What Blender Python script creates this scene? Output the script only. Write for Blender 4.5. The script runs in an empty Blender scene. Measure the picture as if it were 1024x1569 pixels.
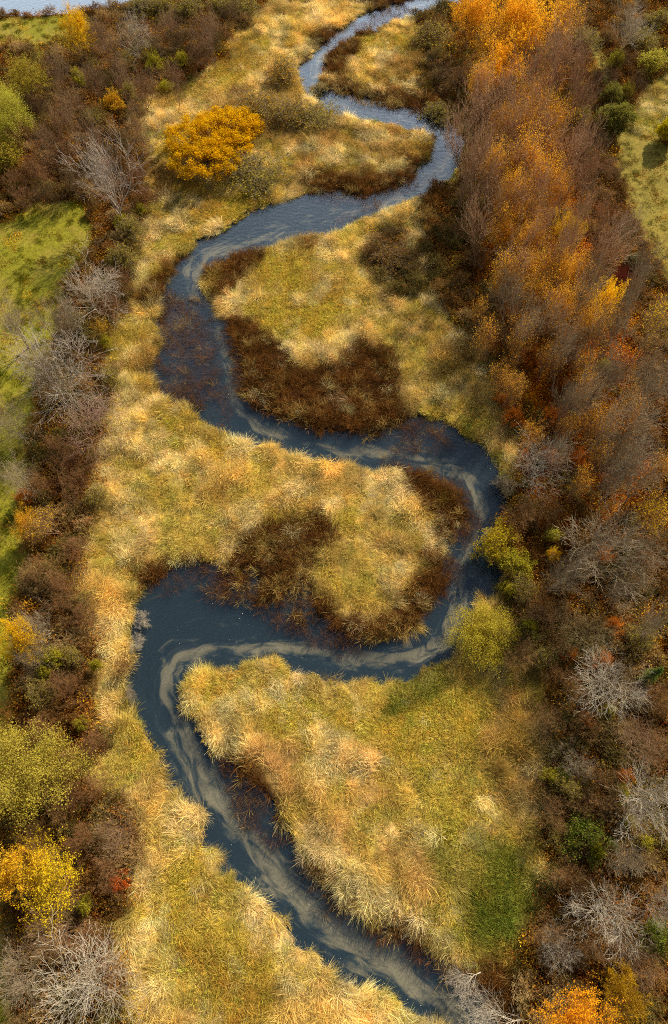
import bpy, math, random
import numpy as np
from mathutils import Vector

# ------------------------------------------------------------------ camera, sky, sun, exposure
scene = bpy.context.scene
C = scene.collection
CAM_H, TILT, FPX, CX, CY = 80.0, math.radians(26.0), 1046.0, 512.0, 784.5
cam_d = bpy.data.cameras.new('camera'); cam = bpy.data.objects.new('camera', cam_d); C.objects.link(cam)
cam_d.sensor_fit = 'VERTICAL'; cam_d.sensor_height = 36.0; cam_d.lens = 36.0*FPX/1569.0
cam_d.clip_start = 0.5; cam_d.clip_end = 6000
cam.location = (0, 0, CAM_H); cam.rotation_euler = (TILT, 0, 0)
scene.camera = cam

SUN_EL, SUN_AZ = math.radians(34), math.radians(38)      # azimuth from +Y towards +X
w = bpy.data.worlds.new('World'); scene.world = w; w.use_nodes = True
nt = w.node_tree; bg = nt.nodes['Background']
sky = nt.nodes.new('ShaderNodeTexSky'); sky.sky_type = 'NISHITA'; sky.sun_disc = False
sky.sun_elevation = SUN_EL; sky.sun_rotation = SUN_AZ; sky.dust_density = 1.0; sky.ozone_density = 1.5
# unseen bright cloud bank added low in the far sky to brighten water reflections, thin cloud above
tcw = nt.nodes.new('ShaderNodeTexCoord'); sxw = nt.nodes.new('ShaderNodeSeparateXYZ'); nt.links.new(tcw.outputs['Generated'], sxw.inputs[0])
nzw = nt.nodes.new('ShaderNodeTexNoise'); nzw.inputs['Scale'].default_value = 3.2; nzw.inputs['Detail'].default_value = 7; nt.links.new(tcw.outputs['Generated'], nzw.inputs['Vector'])
def wmath(op, a, b, c=None):
    x = nt.nodes.new('ShaderNodeMath'); x.operation = op
    for i, v in enumerate((a, b, c)):
        if v is None: continue
        if isinstance(v, (int, float)): x.inputs[i].default_value = v
        else: nt.links.new(v, x.inputs[i])
    return x.outputs[0]
mrw = nt.nodes.new('ShaderNodeMapRange'); mrw.inputs['From Min'].default_value = .80; mrw.inputs['From Max'].default_value = .52; nt.links.new(sxw.outputs['Z'], mrw.inputs['Value'])
mr2 = nt.nodes.new('ShaderNodeMapRange'); mr2.inputs['From Min'].default_value = .35; mr2.inputs['From Max'].default_value = .75; nt.links.new(sxw.outputs['Y'], mr2.inputs['Value'])
mr3 = nt.nodes.new('ShaderNodeMapRange'); mr3.inputs['From Min'].default_value = .40; mr3.inputs['From Max'].default_value = .66; nt.links.new(nzw.outputs['Fac'], mr3.inputs['Value'])
cf = wmath('MULTIPLY', wmath('MULTIPLY', mrw.outputs[0], mr2.outputs[0]), wmath('MULTIPLY_ADD', mr3.outputs[0], .6, .4))
cf = wmath('MAXIMUM', cf, wmath('MULTIPLY', mr3.outputs[0], .03))
mxw = nt.nodes.new('ShaderNodeMix'); mxw.data_type = 'RGBA'; nt.links.new(cf, mxw.inputs[0]); nt.links.new(sky.outputs[0], mxw.inputs[6]); mxw.inputs[7].default_value = (36, 42, 51, 1)
nt.links.new(mxw.outputs[2], bg.inputs[0]); bg.inputs[1].default_value = 0.066
sun_d = bpy.data.lights.new('sun', 'SUN'); sun = bpy.data.objects.new('sun', sun_d); C.objects.link(sun)
sun_d.energy = 5.0; sun_d.angle = math.radians(0.5); sun_d.color = (1.0, 0.95, 0.86)
sdir = Vector((math.sin(SUN_AZ)*math.cos(SUN_EL), math.cos(SUN_AZ)*math.cos(SUN_EL), math.sin(SUN_EL)))
sun.rotation_euler = sdir.to_track_quat('Z', 'Y').to_euler(); sun.location = sdir*200
scene.view_settings.view_transform = 'Standard'; scene.view_settings.look = 'None'
scene.view_settings.gamma = 1.0; scene.view_settings.exposure = 0.68
scene.render.engine = 'CYCLES'
scene.cycles.use_denoising = False; scene.cycles.filter_width = 1.0; scene.cycles.use_adaptive_sampling = False; scene.cycles.sample_clamp_indirect = 4
scene.cycles.max_bounces = 6; scene.cycles.transparent_max_bounces = 8
scene.cycles.diffuse_bounces = 3; scene.cycles.glossy_bounces = 2; scene.cycles.transmission_bounces = 3

# ------------------------------------------------------------------ helpers
ct, st = math.cos(TILT), math.sin(TILT)
def at(px, py, z=0.0):
    """photo position (1024 x 1569) -> world x, y at height z"""
    px = np.asarray(px, float); py = np.asarray(py, float)
    xc = (px-CX)/FPX; yc = -(py-CY)/FPX
    dy = yc*ct+st; dz = yc*st-ct
    t = (z-CAM_H)/dz
    return xc*t, dy*t
def depth_at(px, py, z=0.0):
    yc = -(py-CY)/FPX
    return (z-CAM_H)/(yc*st-ct)
def lin(r, g, b, k=1.0):
    f = lambda v: (v/255/12.92 if v/255 <= .04045 else ((v/255+.055)/1.055)**2.4)
    return np.array([f(r)*k, f(g)*k, f(b)*k])

_lat = {}
def vnoise(x, y, scale, seed):
    if seed not in _lat:
        _lat[seed] = np.random.RandomState(seed).rand(256, 256)
    L = _lat[seed]
    u = np.asarray(x)/scale+1000.37; v = np.asarray(y)/scale+1000.71
    iu = np.floor(u).astype(int); iv = np.floor(v).astype(int)
    fu = u-iu; fv = v-iv
    fu = fu*fu*(3-2*fu); fv = fv*fv*(3-2*fv)
    a = L[iu & 255, iv & 255]; b = L[(iu+1) & 255, iv & 255]
    c = L[iu & 255, (iv+1) & 255]; d = L[(iu+1) & 255, (iv+1) & 255]
    return (a*(1-fu)+b*fu)*(1-fv)+(c*(1-fu)+d*fu)*fv
def fbm(x, y, scale, seed, octv=4):
    s = 0; a = .5; t = 0
    for i in range(octv):
        s = s+a*vnoise(x, y, scale/2**i, seed+i); t += a; a *= .55
    return s/t                                            # 0..1, mean .5
def smooth(a, b, x):
    t = np.clip((x-a)/(b-a), 0, 1); return t*t*(3-2*t)

GX0, GX1, GY0, GY1, GR = -110.0, 110.0, -30.0, 195.0, 0.5
gx = np.arange(GX0, GX1+.01, GR); gy = np.arange(GY0, GY1+.01, GR)
GXX, GYY = np.meshgrid(gx, gy, indexing='ij')
def sdf_poly(px, py, poly):
    """signed distance, positive inside"""
    P = np.asarray(poly, float); Q = np.roll(P, -1, axis=0)
    d2 = np.full(px.shape, 1e12); ins = np.zeros(px.shape, bool)
    for (ax, ay), (bx, by) in zip(P, Q):
        ex, ey = bx-ax, by-ay
        L2 = ex*ex+ey*ey
        if L2 < 1e-12: continue
        t = np.clip(((px-ax)*ex+(py-ay)*ey)/L2, 0, 1)
        d2 = np.minimum(d2, (px-ax-t*ex)**2+(py-ay-t*ey)**2)
        c = (ay > py) != (by > py)
        if ey != 0:
            ins ^= c & (px < ex*(py-ay)/ey+ax)
    d = np.sqrt(d2)
    return np.where(ins, d, -d)
def samp(A, x, y):
    u = np.clip((np.asarray(x)-GX0)/GR, 0, A.shape[0]-1.001); v = np.clip((np.asarray(y)-GY0)/GR, 0, A.shape[1]-1.001)
    i = u.astype(int); j = v.astype(int); fu = u-i; fv = v-j
    if A.ndim == 3: fu = fu[..., None]; fv = fv[..., None]
    return (A[i, j]*(1-fu)+A[i+1, j]*fu)*(1-fv)+(A[i, j+1]*(1-fu)+A[i+1, j+1]*fu)*fv
def wpoly(pts, z=0.0):
    a = np.array([(p[0], p[1]) for p in pts], float)
    x, y = at(a[:, 0], a[:, 1], z)
    return np.stack([x, y], 1)

# ------------------------------------------------------------------ river outline (photo positions on the banks)
LEFT = [(700,1600),(690,1569),(674,1556),(668,1545),(640,1540),(627,1534),(611,1519),(585,1511),(563,1507),(537,1498),(520,1492),(519,1476),(496,1472),
 (498,1452),(473,1445),(458,1434),(447,1401),(424,1389),(400,1380),(392,1367),(369,1362),(366,1347),(339,1337),(341,1317),(334,1291),(314,1286),(315,1264),(320,1245),
 (309,1233),(283,1225),(284,1210),(259,1202),(255,1180),(249,1160),(235,1135),(220,1103),(200,1082),(193,1050),(193,1035),(200,1020),(210,990),(205,965),
 (210,930),(225,908),(240,893),(270,873),(300,863),(325,863),(338,885),(350,905),(375,903),(385,925),(410,930),(440,945),(500,958),(540,982),(590,990),(640,967),
 (662,930),(682,900),(686,885),(683,862),(680,842),(700,828),(716,806),(724,780),(711,760),(700,740),(680,722),(642,709),(597,706),(577,715),(542,711),(512,700),(480,698),(445,688),
 (400,672),(360,662),(335,652),(310,637),(295,622),(270,607),(250,599),(238,580),(235,550),(248,525),(240,495),(245,470),(258,450),(268,425),
 (275,408),(283,393),(310,373),(350,355),(385,330),(425,310),(475,295),(512,294),(552,300),(582,295),(617,282),(637,274),(646,258),(662,235),(674,210),
 (667,196),(627,188),(602,181),(562,174),(537,168),(510,166),(493,152),(469,140),(456,118),(464,103),(477,86),(492,71),(512,51),(540,32),(572,19),(598,9),(627,2),(654,-4),(700,-14),(760,-28)]
RIGHT = [(790,-20),(720,-6),(680,3),(651,12),(627,18),(610,23),(586,32),(580,40),(557,38),(545,40),(537,47),(516,64),(501,83),(494,97),(499,103),(484,120),(499,135),(528,146),(563,152),
 (592,160),(630,164),(669,172),(692,184),(703,194),(709,212),(705,245),(688,270),(652,289),(612,303),(577,318),(542,333),(522,347),(500,349),(470,352),(430,364),(400,373),
 (360,380),(330,392),(312,408),(302,430),(310,450),(330,470),(350,500),(360,535),(367,565),(372,608),(390,628),(415,638),(450,648),(480,660),(512,668),(542,670),
 (577,673),(612,658),(630,640),(677,645),(690,660),(712,675),(737,685),(762,710),(770,740),(773,765),(765,782),(750,797),(742,819),(744,845),(755,860),(763,875),(760,890),(742,904),
 (732,925),(722,950),(712,978),(700,995),(662,1017),(637,1027),(617,1034),(582,1039),(562,1035),(532,1037),(512,1037),(480,1024),(450,1018),(415,1006),(380,1008),(350,1014),(320,1017),
 (295,1022),(277,1036),(271,1052),(276,1082),(296,1120),(320,1150),(345,1168),(357,1182),(374,1195),(392,1213),(416,1245),(428,1264),(450,1290),(458,1322),(484,1350),
 (505,1359),(516,1384),(529,1395),(550,1406),(563,1414),(587,1422),(606,1440),(640,1455),(682,1464),(712,1492),(735,1512),(760,1548),(785,1600)]
RP = np.array(LEFT+RIGHT, float)
_x, _y = at(RP[:, 0], RP[:, 1])
_ar = .5*np.sum(_x*np.roll(_y, -1)-np.roll(_x, -1)*_y)
_tx = np.roll(_x, -1)-np.roll(_x, 1); _ty = np.roll(_y, -1)-np.roll(_y, 1)
_ny = (-_tx if _ar > 0 else _tx)/np.hypot(_tx, _ty)        # outward normal, y part
# a bank on the camera's side is seen over the tops of its reeds
_x, _y = at(RP[:, 0], RP[:, 1], 1.0*np.clip(-_ny*1.3, 0, 1))
riverW = np.stack([_x, _y], 1)
sdR = sdf_poly(GXX, GYY, riverW)
sdR = sdR+.35+(fbm(GXX, GYY, 3.0, 11, 3)-.5)*1.5
POND = [(-60,-40),(230,-40),(215,8),(140,16),(60,22),(0,26),(-60,34)]
for pl in [[(441,902),(436,915),(432,942),(429,970),(437,970),(440,942),(445,918),(450,900)], [(464,903),(450,922),(446,935),(452,938),(458,922),(470,905)],
           [(462,895),(468,915),(466,935),(470,970),(478,970),(476,935),(478,918),(470,893)], [(345,880),(352,895),(340,915),(352,920),(362,895),(352,876)], [(378,875),(384,900),(384,925),(394,925),(392,898),(386,872)]]:
    sdR = np.maximum(sdR, sdf_poly(GXX, GYY, wpoly(pl))+.25)
sdP = sdf_poly(GXX, GYY, wpoly(POND))+(fbm(GXX, GYY, 8.0, 15, 3)-.5)*2
# small open puddles among the brown cattails
PUD = [[(505,110),(515,105),(512,118),(503,122)],[(645,762),(652,768),(664,800),(656,802)]]

# sand line followed by the current
SAND = [(700,1570,40),(640,1510,44),(600,1482,46),(540,1440,42),(480,1390,40),(430,1345,40),(390,1300,40),(350,1250,32),(318,1200,28),(292,1150,24),(270,1100,18),(256,1060,13),(256,1030,12),(272,1008,13),
 (310,993,16),(360,988,14),(420,990,13),(480,995,13),(530,1003,14),(580,1010,18),(640,1002,22),(678,975,20),(697,930,16),(706,885,15),(715,850,10),(728,825,9),(742,790,13),(742,760,15),(724,728,16),(695,708,18),
 (640,695,20),(560,690,18),(500,682,17),(440,668,15),(395,648,15),(364,612,15),(350,560,14),(336,510,15),(318,470,12),(298,442,14),(296,412,17),(322,385,18),(375,366,17),(430,345,16),(500,325,17),
 (560,312,15),(630,292,14),(680,255,14),(695,215,14),(675,185,11),(600,170,10),(540,158,9),(480,132,9),(485,90,10),(540,40,9),(600,17,7),(680,-8,6)]

# ------------------------------------------------------------------ zones: (kind, colour of the plants in sun, height, softness m, outline in photo positions)
gold = lin(236,196,104); tan = lin(240,202,122); yg = lin(214,184,66); grn = lin(124,124,40); rust = lin(112,68,30)
olive = lin(128,104,40); brown = lin(104,70,42); lawn_c = lin(130,122,28)
Z = []
def zone(kind, col, hgt, soft, *polys):
    for p in polys: Z.append((kind, np.array(col), hgt, soft, p))
# greener and yellower grass
zone('short', yg, .55, 4, [(285,1030),(420,1010),(520,1050),(640,1035),(720,1010),(770,1060),(760,1160),(740,1260),(680,1300),(640,1200),(560,1130),(460,1130),(380,1120),(320,1110)])
zone('short', lin(176,162,46), .5, 3, [(610,1180),(770,1080),(810,1240),(800,1360),(700,1440),(640,1350)])
zone('short', grn, .45, 3, [(655,1320),(720,1290),(800,1295),(820,1350),(810,1420),(770,1460),(725,1455),(700,1400)])
zone('short', lin(118,120,38), .45, 2.5, [(730,1380),(800,1380),(800,1569),(760,1540),(740,1480)], [(580,1020),(700,1000),(700,1060),(600,1090)])
zone('short', yg, .6, 3, [(385,395),(460,380),(520,400),(530,470),(500,530),(420,520),(380,470)],[(240,620),(330,650),(330,700),(250,690)],[(650,620),(730,620),(740,680),(690,665)],
     [(270,1260),(300,1270),(320,1400),(420,1480),(400,1569),(330,1569),(250,1440)],[(210,1080),(240,1120),(230,1190),(190,1170)],[(540,60),(620,50),(690,120),(640,150),(560,130)],
     [(260,310),(400,290),(400,320),(300,370),(250,360)],[(240,130),(330,100),(380,60),(420,60),(380,130),(280,170)])
zone('reed', lin(232,186,104), 1.3, 3, [(380,1160),(480,1130),(600,1150),(640,1260),(650,1380),(600,1410),(520,1370),(450,1290),(400,1220)])
zone('reed', lin(196,154,80), 1.2, 4, [(760,1000),(850,1030),(860,1120),(845,1290),(800,1320),(760,1240),(740,1120)],[(225,250),(300,250),(330,330),(240,380),(215,440),(200,400)],
     [(640,430),(720,480),(760,560),(700,560),(640,520)],[(440,200),(640,190),(660,230),(600,290),(470,280)],[(560,80),(640,70),(690,140),(620,150),(560,120)])
zone('brush', lin(150,112,54), .9, 4, [(565,350),(620,340),(650,400),(630,450),(580,445),(555,400)],[(640,20),(700,0),(715,120),(700,180),(650,150),(640,90)],[(640,300),(700,290),(740,400),(720,480),(650,440)])
# brown cattails
zone('cat', rust, 1.5, 3.4, [(345,850),(385,800),(440,780),(510,808),(522,830),(488,862),(482,905),(520,945),(600,930),(645,925),(662,895),(686,862),(690,915),(660,950),(600,995),(540,987),(490,962),(440,950),(380,925),(350,905),(325,875)],
     [(597,705),(642,706),(707,738),(726,780),(705,830),(680,848),(672,810),(648,770),(615,735)],
     [(352,500),(392,505),(430,545),(500,552),(540,520),(610,535),(612,600),(650,650),(610,668),(540,678),(480,664),(400,635),(366,600)],
     [(312,398),(360,374),(400,368),(400,385),(375,420),(345,460),(360,505),(392,505),(372,560),(350,500),(300,435)],
     [(428,362),(470,350),(490,352),(465,378),(430,382)],
     [(348,1165),(375,1180),(420,1235),(462,1275),(478,1310),(490,1350),(455,1335),(425,1300),(395,1262),(350,1200)],
     [(500,85),(520,62),(545,38),(590,42),(570,60),(530,85),(515,110),(498,112)],[(466,104),(478,84),(500,60),(515,45),(505,42),(475,65),(455,105)],
     [(480,120),(530,132),(600,138),(680,150),(700,178),(690,186),(630,166),(560,154),(490,136)],
     [(640,185),(668,190),(678,212),(665,240),(645,262),(640,278),(600,300),(540,302),(480,300),(470,278),(560,270),(620,262),(640,230),(655,205)],
     [(225,440),(262,425),(276,398),(290,390),(262,430),(252,465),(225,460)],[(232,540),(250,520),(243,600),(228,585)],
     [(455,1318),(520,1360),(600,1400),(640,1440),(600,1432),(520,1392),(470,1350)],[(540,5),(600,-5),(640,-10),(650,8),(610,16),(585,20)],
     [(205,880),(270,862),(330,850),(330,868),(260,880),(215,915)],[(730,1490),(775,1500),(800,1569),(770,1569)])
# sparse cattail stands growing out of the water
SPARSE = [[(236,478),(262,452),(300,462),(322,500),(338,560),(350,625),(332,645),(290,615),(245,592),(236,550)],[(300,868),(345,880),(400,920),(380,940),(320,915),(285,890)],[(240,890),(300,866),(330,868),(300,885),(250,905)],[(248,478),(300,470),(318,500),(335,560),(345,620),(330,640),(280,605),(245,590),(238,550),(262,520)],[(342,500),(372,500),(385,600),(365,600)],[(330,862),(385,905),(500,955),(560,985),(520,995),(440,965),(360,925),(325,895)],
          [(350,1170),(395,1215),(440,1290),(420,1295),(375,1250),(345,1200)],[(610,640),(700,655),(690,690),(620,690),(600,672)],[(590,700),(700,735),(735,780),(735,820),(700,850),(690,880),(680,900),(660,870),(650,760)],
          [(500,352),(580,310),(560,320),(510,345)],[(470,296),(560,298),(640,270),(650,262),(640,285),(560,306),(480,304)],[(540,150),(640,160),(690,176),(660,178),(560,164)],[(455,1318),(560,1405),(640,1450),(600,1450),(500,1375)],
          [(545,30),(600,15),(640,8),(620,25),(590,40),(550,42)],[(610,1430),(690,1455),(740,1500),(720,1520),(660,1480),(600,1450)]]
# woods
LW = [(-400,-200),(420,-80),(408,8),(362,50),(345,88),(300,112),(240,150),(214,182),(222,230),(232,290),(222,340),(213,380),(205,430),(188,462),(166,500),(165,560),(160,620),(155,700),(145,760),(132,830),(112,890),(128,960),(142,1000),
      (124,1050),(142,1100),(150,1150),(140,1200),(190,1230),(205,1262),(208,1350),(172,1410),(165,1460),(196,1500),(215,1569),(220,1700),(-400,1700)]
RW = [(700,-80),(700,90),(690,150),(712,200),(722,255),(700,290),(655,305),(655,380),(668,450),(712,505),(748,545),(765,600),(778,650),(785,700),(778,760),(764,800),(775,870),(785,920),(805,960),(850,1015),(864,1100),(852,1200),(832,1300),
      (822,1400),(802,1480),(780,1569),(780,1700),(1500,1700),(1500,-200)]
zone('wood', lin(96,66,34), .9, 2.5, LW, RW)
zone('lawn', lawn_c, .12, 1.6, [(-300,352),(0,342),(60,308),(122,300),(150,345),(128,400),(112,450),(84,520),(64,600),(50,660),(58,730),(45,860),(30,930),(30,1010),(20,1100),(10,1300),(22,1420),(26,1600),(-300,1600)],
     [(-200,40),(0,34),(70,28),(150,24),(135,60),(50,78),(0,72),(-200,90)])
zone('lawn', lin(134,118,44), .15, 1.8, [(905,40),(925,60),(955,150),(985,200),(1030,215),(1080,330),(1100,560),(1030,440),(985,385),(955,300),(938,240),(925,160),(890,60)])
zone('reed', lin(190,170,90), 1.0, 2, [(975,150),(1000,120),(1060,110),(1060,215),(1000,222),(965,190)])
zone('litter', lin(196,104,22), .3, 3, [(745,100),(860,90),(880,300),(920,420),(1000,560),(1010,700),(930,860),(800,820),(785,650),(760,540),(720,480),(745,300)])
zone('wood', lin(120,76,24), .3, 3, [(780,800),(900,800),(1024,900),(1060,1400),(860,1420),(860,1100),(800,950)],[(150,1240),(190,1290),(200,1380),(150,1400)])
KINDS = ['reed', 'short', 'cat', 'brush', 'wood', 'lawn', 'litter']
W = {k: np.zeros_like(GXX) for k in KINDS}; W['reed'][:] = 1
colr = np.ones(GXX.shape+(3,))*gold
hgt = np.full(GXX.shape, 1.15)
# broad drift of the meadow colour
mm = smooth(.42, .62, fbm(GXX, GYY, 14, 31, 4))[..., None]
colr = colr*(1-mm*.55)+tan*mm*.55
for zi, (k, c, h, soft, poly) in enumerate(Z):
    sd = sdf_poly(GXX, GYY, wpoly(poly))
    sd = sd+(fbm(GXX, GYY, soft*1.6+1, 100+zi % 7, 4)-.5)*soft*2.2
    wz = smooth(-soft*.35, soft*.35, sd)
    if k == 'short': wz = wz*(.35+.55*smooth(.36, .60, fbm(GXX, GYY, 5, 140, 4)))
    for kk in KINDS: W[kk] *= (1-wz)
    W[k] += wz
    colr = colr*(1-wz[..., None])+c*wz[..., None]; hgt = hgt*(1-wz)+h*wz
gp = smooth(.54, .62, fbm(GXX, GYY, 4.5, 151, 4))*W['reed']*.42*(GYY < 120)
for kk in KINDS: W[kk] *= (1-gp)
W['short'] += gp; colr = colr*(1-gp[..., None])+lin(198, 184, 50)*gp[..., None]; hgt = hgt*(1-gp*.5)
bp_ = smooth(.60, .68, fbm(GXX, GYY, 5.5, 161, 4))*W['short']*.6
colr = colr*(1-bp_[..., None])+lin(196, 150, 60)*bp_[..., None]
sparse = np.zeros_like(GXX)
for p in SPARSE:
    sparse = np.maximum(sparse, smooth(-.6, .8, sdf_poly(GXX, GYY, wpoly(p))+(fbm(GXX, GYY, 2.4, 77, 3)-.5)*2.4))
relief = (fbm(GXX, GYY, 12, 51, 4)-.5)*.9

def ground_z(x, y):
    d = samp(sdR, x, y); p = samp(sdP, x, y)
    d = np.maximum(d, p)
    base = .25+samp(relief, x, y)*.5
    bank = smooth(-.9, .35, d)
    return base*(1-bank)+bank*(-.45)-smooth(.3, 2.5, d)*.35
def ground_sheet_z(x, y):
    return ground_z(x, y)-smooth(-.1, .5, samp(sdR, x, y))*.25
WATER_Z = -.12

# ------------------------------------------------------------------ mesh and tag helpers
def mesh_np(name, V, F, mat=None, attrs=None, smooth_sh=False):
    me = bpy.data.meshes.new(name)
    V = np.asarray(V, np.float32)
    me.vertices.add(len(V)); me.vertices.foreach_set('co', V.ravel())
    if F is not None and len(F):
        if isinstance(F, list):
            Fl = [np.asarray(f, np.int32) for f in F if len(f)]
        else: Fl = [np.asarray(F, np.int32)]
        lv = np.concatenate([f.ravel() for f in Fl]); cnt = np.concatenate([np.full(len(f), f.shape[1]) for f in Fl])
        me.loops.add(len(lv)); me.loops.foreach_set('vertex_index', lv)
        me.polygons.add(len(cnt)); me.polygons.foreach_set('loop_start', np.concatenate([[0], np.cumsum(cnt)[:-1]]).astype(np.int32))
        if smooth_sh: me.polygons.foreach_set('use_smooth', np.ones(len(cnt), bool))
    for n, t, d in (attrs or []):
        a = me.attributes.new(n, t, 'POINT')
        key = {'FLOAT': 'value', 'INT': 'value', 'FLOAT_VECTOR': 'vector', 'FLOAT_COLOR': 'color'}[t]
        d = np.asarray(d)
        if t == 'FLOAT_COLOR' and d.shape[1] == 3: d = np.concatenate([d, np.ones((len(d), 1))], 1)
        a.data.foreach_set(key, d.astype(np.int32 if t == 'INT' else np.float32).ravel())
    me.update(); me.validate()
    if mat: me.materials.append(mat)
    return me
def obj(name, me, parent=None, link=True):
    o = bpy.data.objects.new(name, me)
    if link: C.objects.link(o)
    if parent: o.parent = parent
    return o
def tag(o, label=None, cat=None, group=None, kind=None):
    if label: o['label'] = label
    if cat: o['category'] = cat
    if group: o['group'] = group
    if kind: o['kind'] = kind
    return o

# ------------------------------------------------------------------ materials
def newmat(name):
    m = bpy.data.materials.new(name); m.use_nodes = True
    n = m.node_tree; n.nodes.clear()
    out = n.nodes.new('ShaderNodeOutputMaterial')
    return m, n, out
def N(n, t, **kw):
    x = n.nodes.new(t)
    for k, v in kw.items(): setattr(x, k, v)
    return x
def mulc(n, a, b, fac=1.0, mode='MULTIPLY'):
    x = N(n, 'ShaderNodeMix', data_type='RGBA', blend_type=mode)
    if isinstance(fac, (int, float)): x.inputs[0].default_value = fac
    else: n.links.new(fac, x.inputs[0])
    for s, v in ((6, a), (7, b)):
        if isinstance(v, tuple): x.inputs[s].default_value = v
        else: n.links.new(v, x.inputs[s])
    return x.outputs[2]
def leafmat(name, source, transl=.3, var=True, gloss=.0, sat_tex=False):
    """source: 'INSTANCER' attribute col, or 'OBJECT' colour; vertex attribute v (per leaf tint) multiplies it"""
    m, n, out = newmat(name)
    if source == 'INSTANCER':
        a = N(n, 'ShaderNodeAttribute', attribute_type='INSTANCER', attribute_name='col'); col = a.outputs['Color']
    else:
        a = N(n, 'ShaderNodeObjectInfo'); col = a.outputs['Color']
    if var:
        b = N(n, 'ShaderNodeAttribute', attribute_type='GEOMETRY', attribute_name='vc')
        col = mulc(n, col, b.outputs['Color'])
    d = N(n, 'ShaderNodeBsdfDiffuse'); t = N(n, 'ShaderNodeBsdfTranslucent')
    n.links.new(col, d.inputs[0]); n.links.new(col, t.inputs[0])
    mx = N(n, 'ShaderNodeMixShader'); mx.inputs[0].default_value = transl
    n.links.new(d.outputs[0], mx.inputs[1]); n.links.new(t.outputs[0], mx.inputs[2])
    n.links.new(mx.outputs[0], out.inputs[0])
    return m
M_grass = leafmat('dry_grass', 'INSTANCER', .32)
M_leafi = leafmat('scattered_leaf', 'INSTANCER', .3)
M_leaf = leafmat('leaf', 'OBJECT', .38)
M_bark = None
def barkmat(name, col, scale=6):
    m, n, out = newmat(name)
    tc = N(n, 'ShaderNodeTexCoord'); nz = N(n, 'ShaderNodeTexNoise'); nz.inputs['Scale'].default_value = scale; nz.inputs['Detail'].default_value = 6
    n.links.new(tc.outputs['Object'], nz.inputs['Vector'])
    oi = N(n, 'ShaderNodeObjectInfo')
    rp = N(n, 'ShaderNodeValToRGB'); rp.color_ramp.elements[0].position = .3; rp.color_ramp.elements[1].position = .75
    rp.color_ramp.elements[0].color = (.45, .42, .38, 1); rp.color_ramp.elements[1].color = (1.15, 1.12, 1.1, 1)
    n.links.new(nz.outputs['Fac'], rp.inputs[0])
    c = mulc(n, oi.outputs['Color'], rp.outputs[0])
    p = N(n, 'ShaderNodeBsdfPrincipled'); p.inputs['Roughness'].default_value = .85; p.inputs['Specular IOR Level'].default_value = .2
    n.links.new(c, p.inputs['Base Color'])
    bp = N(n, 'ShaderNodeBump'); bp.inputs['Strength'].default_value = .4; bp.inputs['Distance'].default_value = .03
    n.links.new(nz.outputs['Fac'], bp.inputs['Height']); n.links.new(bp.outputs[0], p.inputs['Normal'])
    n.links.new(p.outputs[0], out.inputs[0])
    return m
M_bark = barkmat('bark', None)
# twigs that live in instanced brush
m, n, out = newmat('brush_twig')
a = N(n, 'ShaderNodeAttribute', attribute_type='INSTANCER', attribute_name='twig')
d = N(n, 'ShaderNodeBsdfDiffuse'); n.links.new(a.outputs['Color'], d.inputs[0]); n.links.new(d.outputs[0], out.inputs[0])
M_twigi = m
# ground
m, n, out = newmat('soil_and_thatch')
a = N(n, 'ShaderNodeAttribute', attribute_type='GEOMETRY', attribute_name='col')
geo = N(n, 'ShaderNodeNewGeometry')
n1 = N(n, 'ShaderNodeTexNoise'); n1.inputs['Scale'].default_value = 2.2; n1.inputs['Detail'].default_value = 9; n1.inputs['Roughness'].default_value = .75
n.links.new(geo.outputs['Position'], n1.inputs['Vector'])
rp = N(n, 'ShaderNodeValToRGB'); rp.color_ramp.elements[0].position = .32; rp.color_ramp.elements[1].position = .68
rp.color_ramp.elements[0].color = (.42, .40, .36, 1); rp.color_ramp.elements[1].color = (1.25, 1.2, 1.1, 1)
n.links.new(n1.outputs['Fac'], rp.inputs[0])
c = mulc(n, a.outputs['Color'], rp.outputs[0])
p = N(n, 'ShaderNodeBsdfPrincipled'); p.inputs['Roughness'].default_value = .95; p.inputs['Specular IOR Level'].default_value = .1
n.links.new(c, p.inputs['Base Color'])
bp = N(n, 'ShaderNodeBump'); bp.inputs['Strength'].default_value = .6; bp.inputs['Distance'].default_value = .15
n2 = N(n, 'ShaderNodeTexNoise'); n2.inputs['Scale'].default_value = 7; n2.inputs['Detail'].default_value = 6
n.links.new(geo.outputs['Position'], n2.inputs['Vector'])
n.links.new(n2.outputs['Fac'], bp.inputs['Height']); n.links.new(bp.outputs[0], p.inputs['Normal']); n.links.new(p.outputs[0], out.inputs[0])
M_ground = m
# river bed: sand drawn out along the current over dark silt
m, n, out = newmat('river_bed')
fl = N(n, 'ShaderNodeAttribute', attribute_type='GEOMETRY', attribute_name='flow')
sa = N(n, 'ShaderNodeAttribute', attribute_type='GEOMETRY', attribute_name='sand')
mp = N(n, 'ShaderNodeMapping'); mp.inputs['Scale'].default_value = (.26, .75, 1); n.links.new(fl.outputs['Vector'], mp.inputs['Vector'])
nz = N(n, 'ShaderNodeTexNoise'); nz.inputs['Scale'].default_value = 1.0; nz.inputs['Detail'].default_value = 7; nz.inputs['Roughness'].default_value = .62; nz.inputs['Distortion'].default_value = 1.3
n.links.new(mp.outputs[0], nz.inputs['Vector'])
ma = N(n, 'ShaderNodeMath', operation='SUBTRACT'); n.links.new(nz.outputs['Fac'], ma.inputs[0]); ma.inputs[1].default_value = .5
mb = N(n, 'ShaderNodeMath', operation='MULTIPLY_ADD'); n.links.new(ma.outputs[0], mb.inputs[0]); mb.inputs[1].default_value = 2.4; n.links.new(sa.outputs['Fac'], mb.inputs[2])
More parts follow.
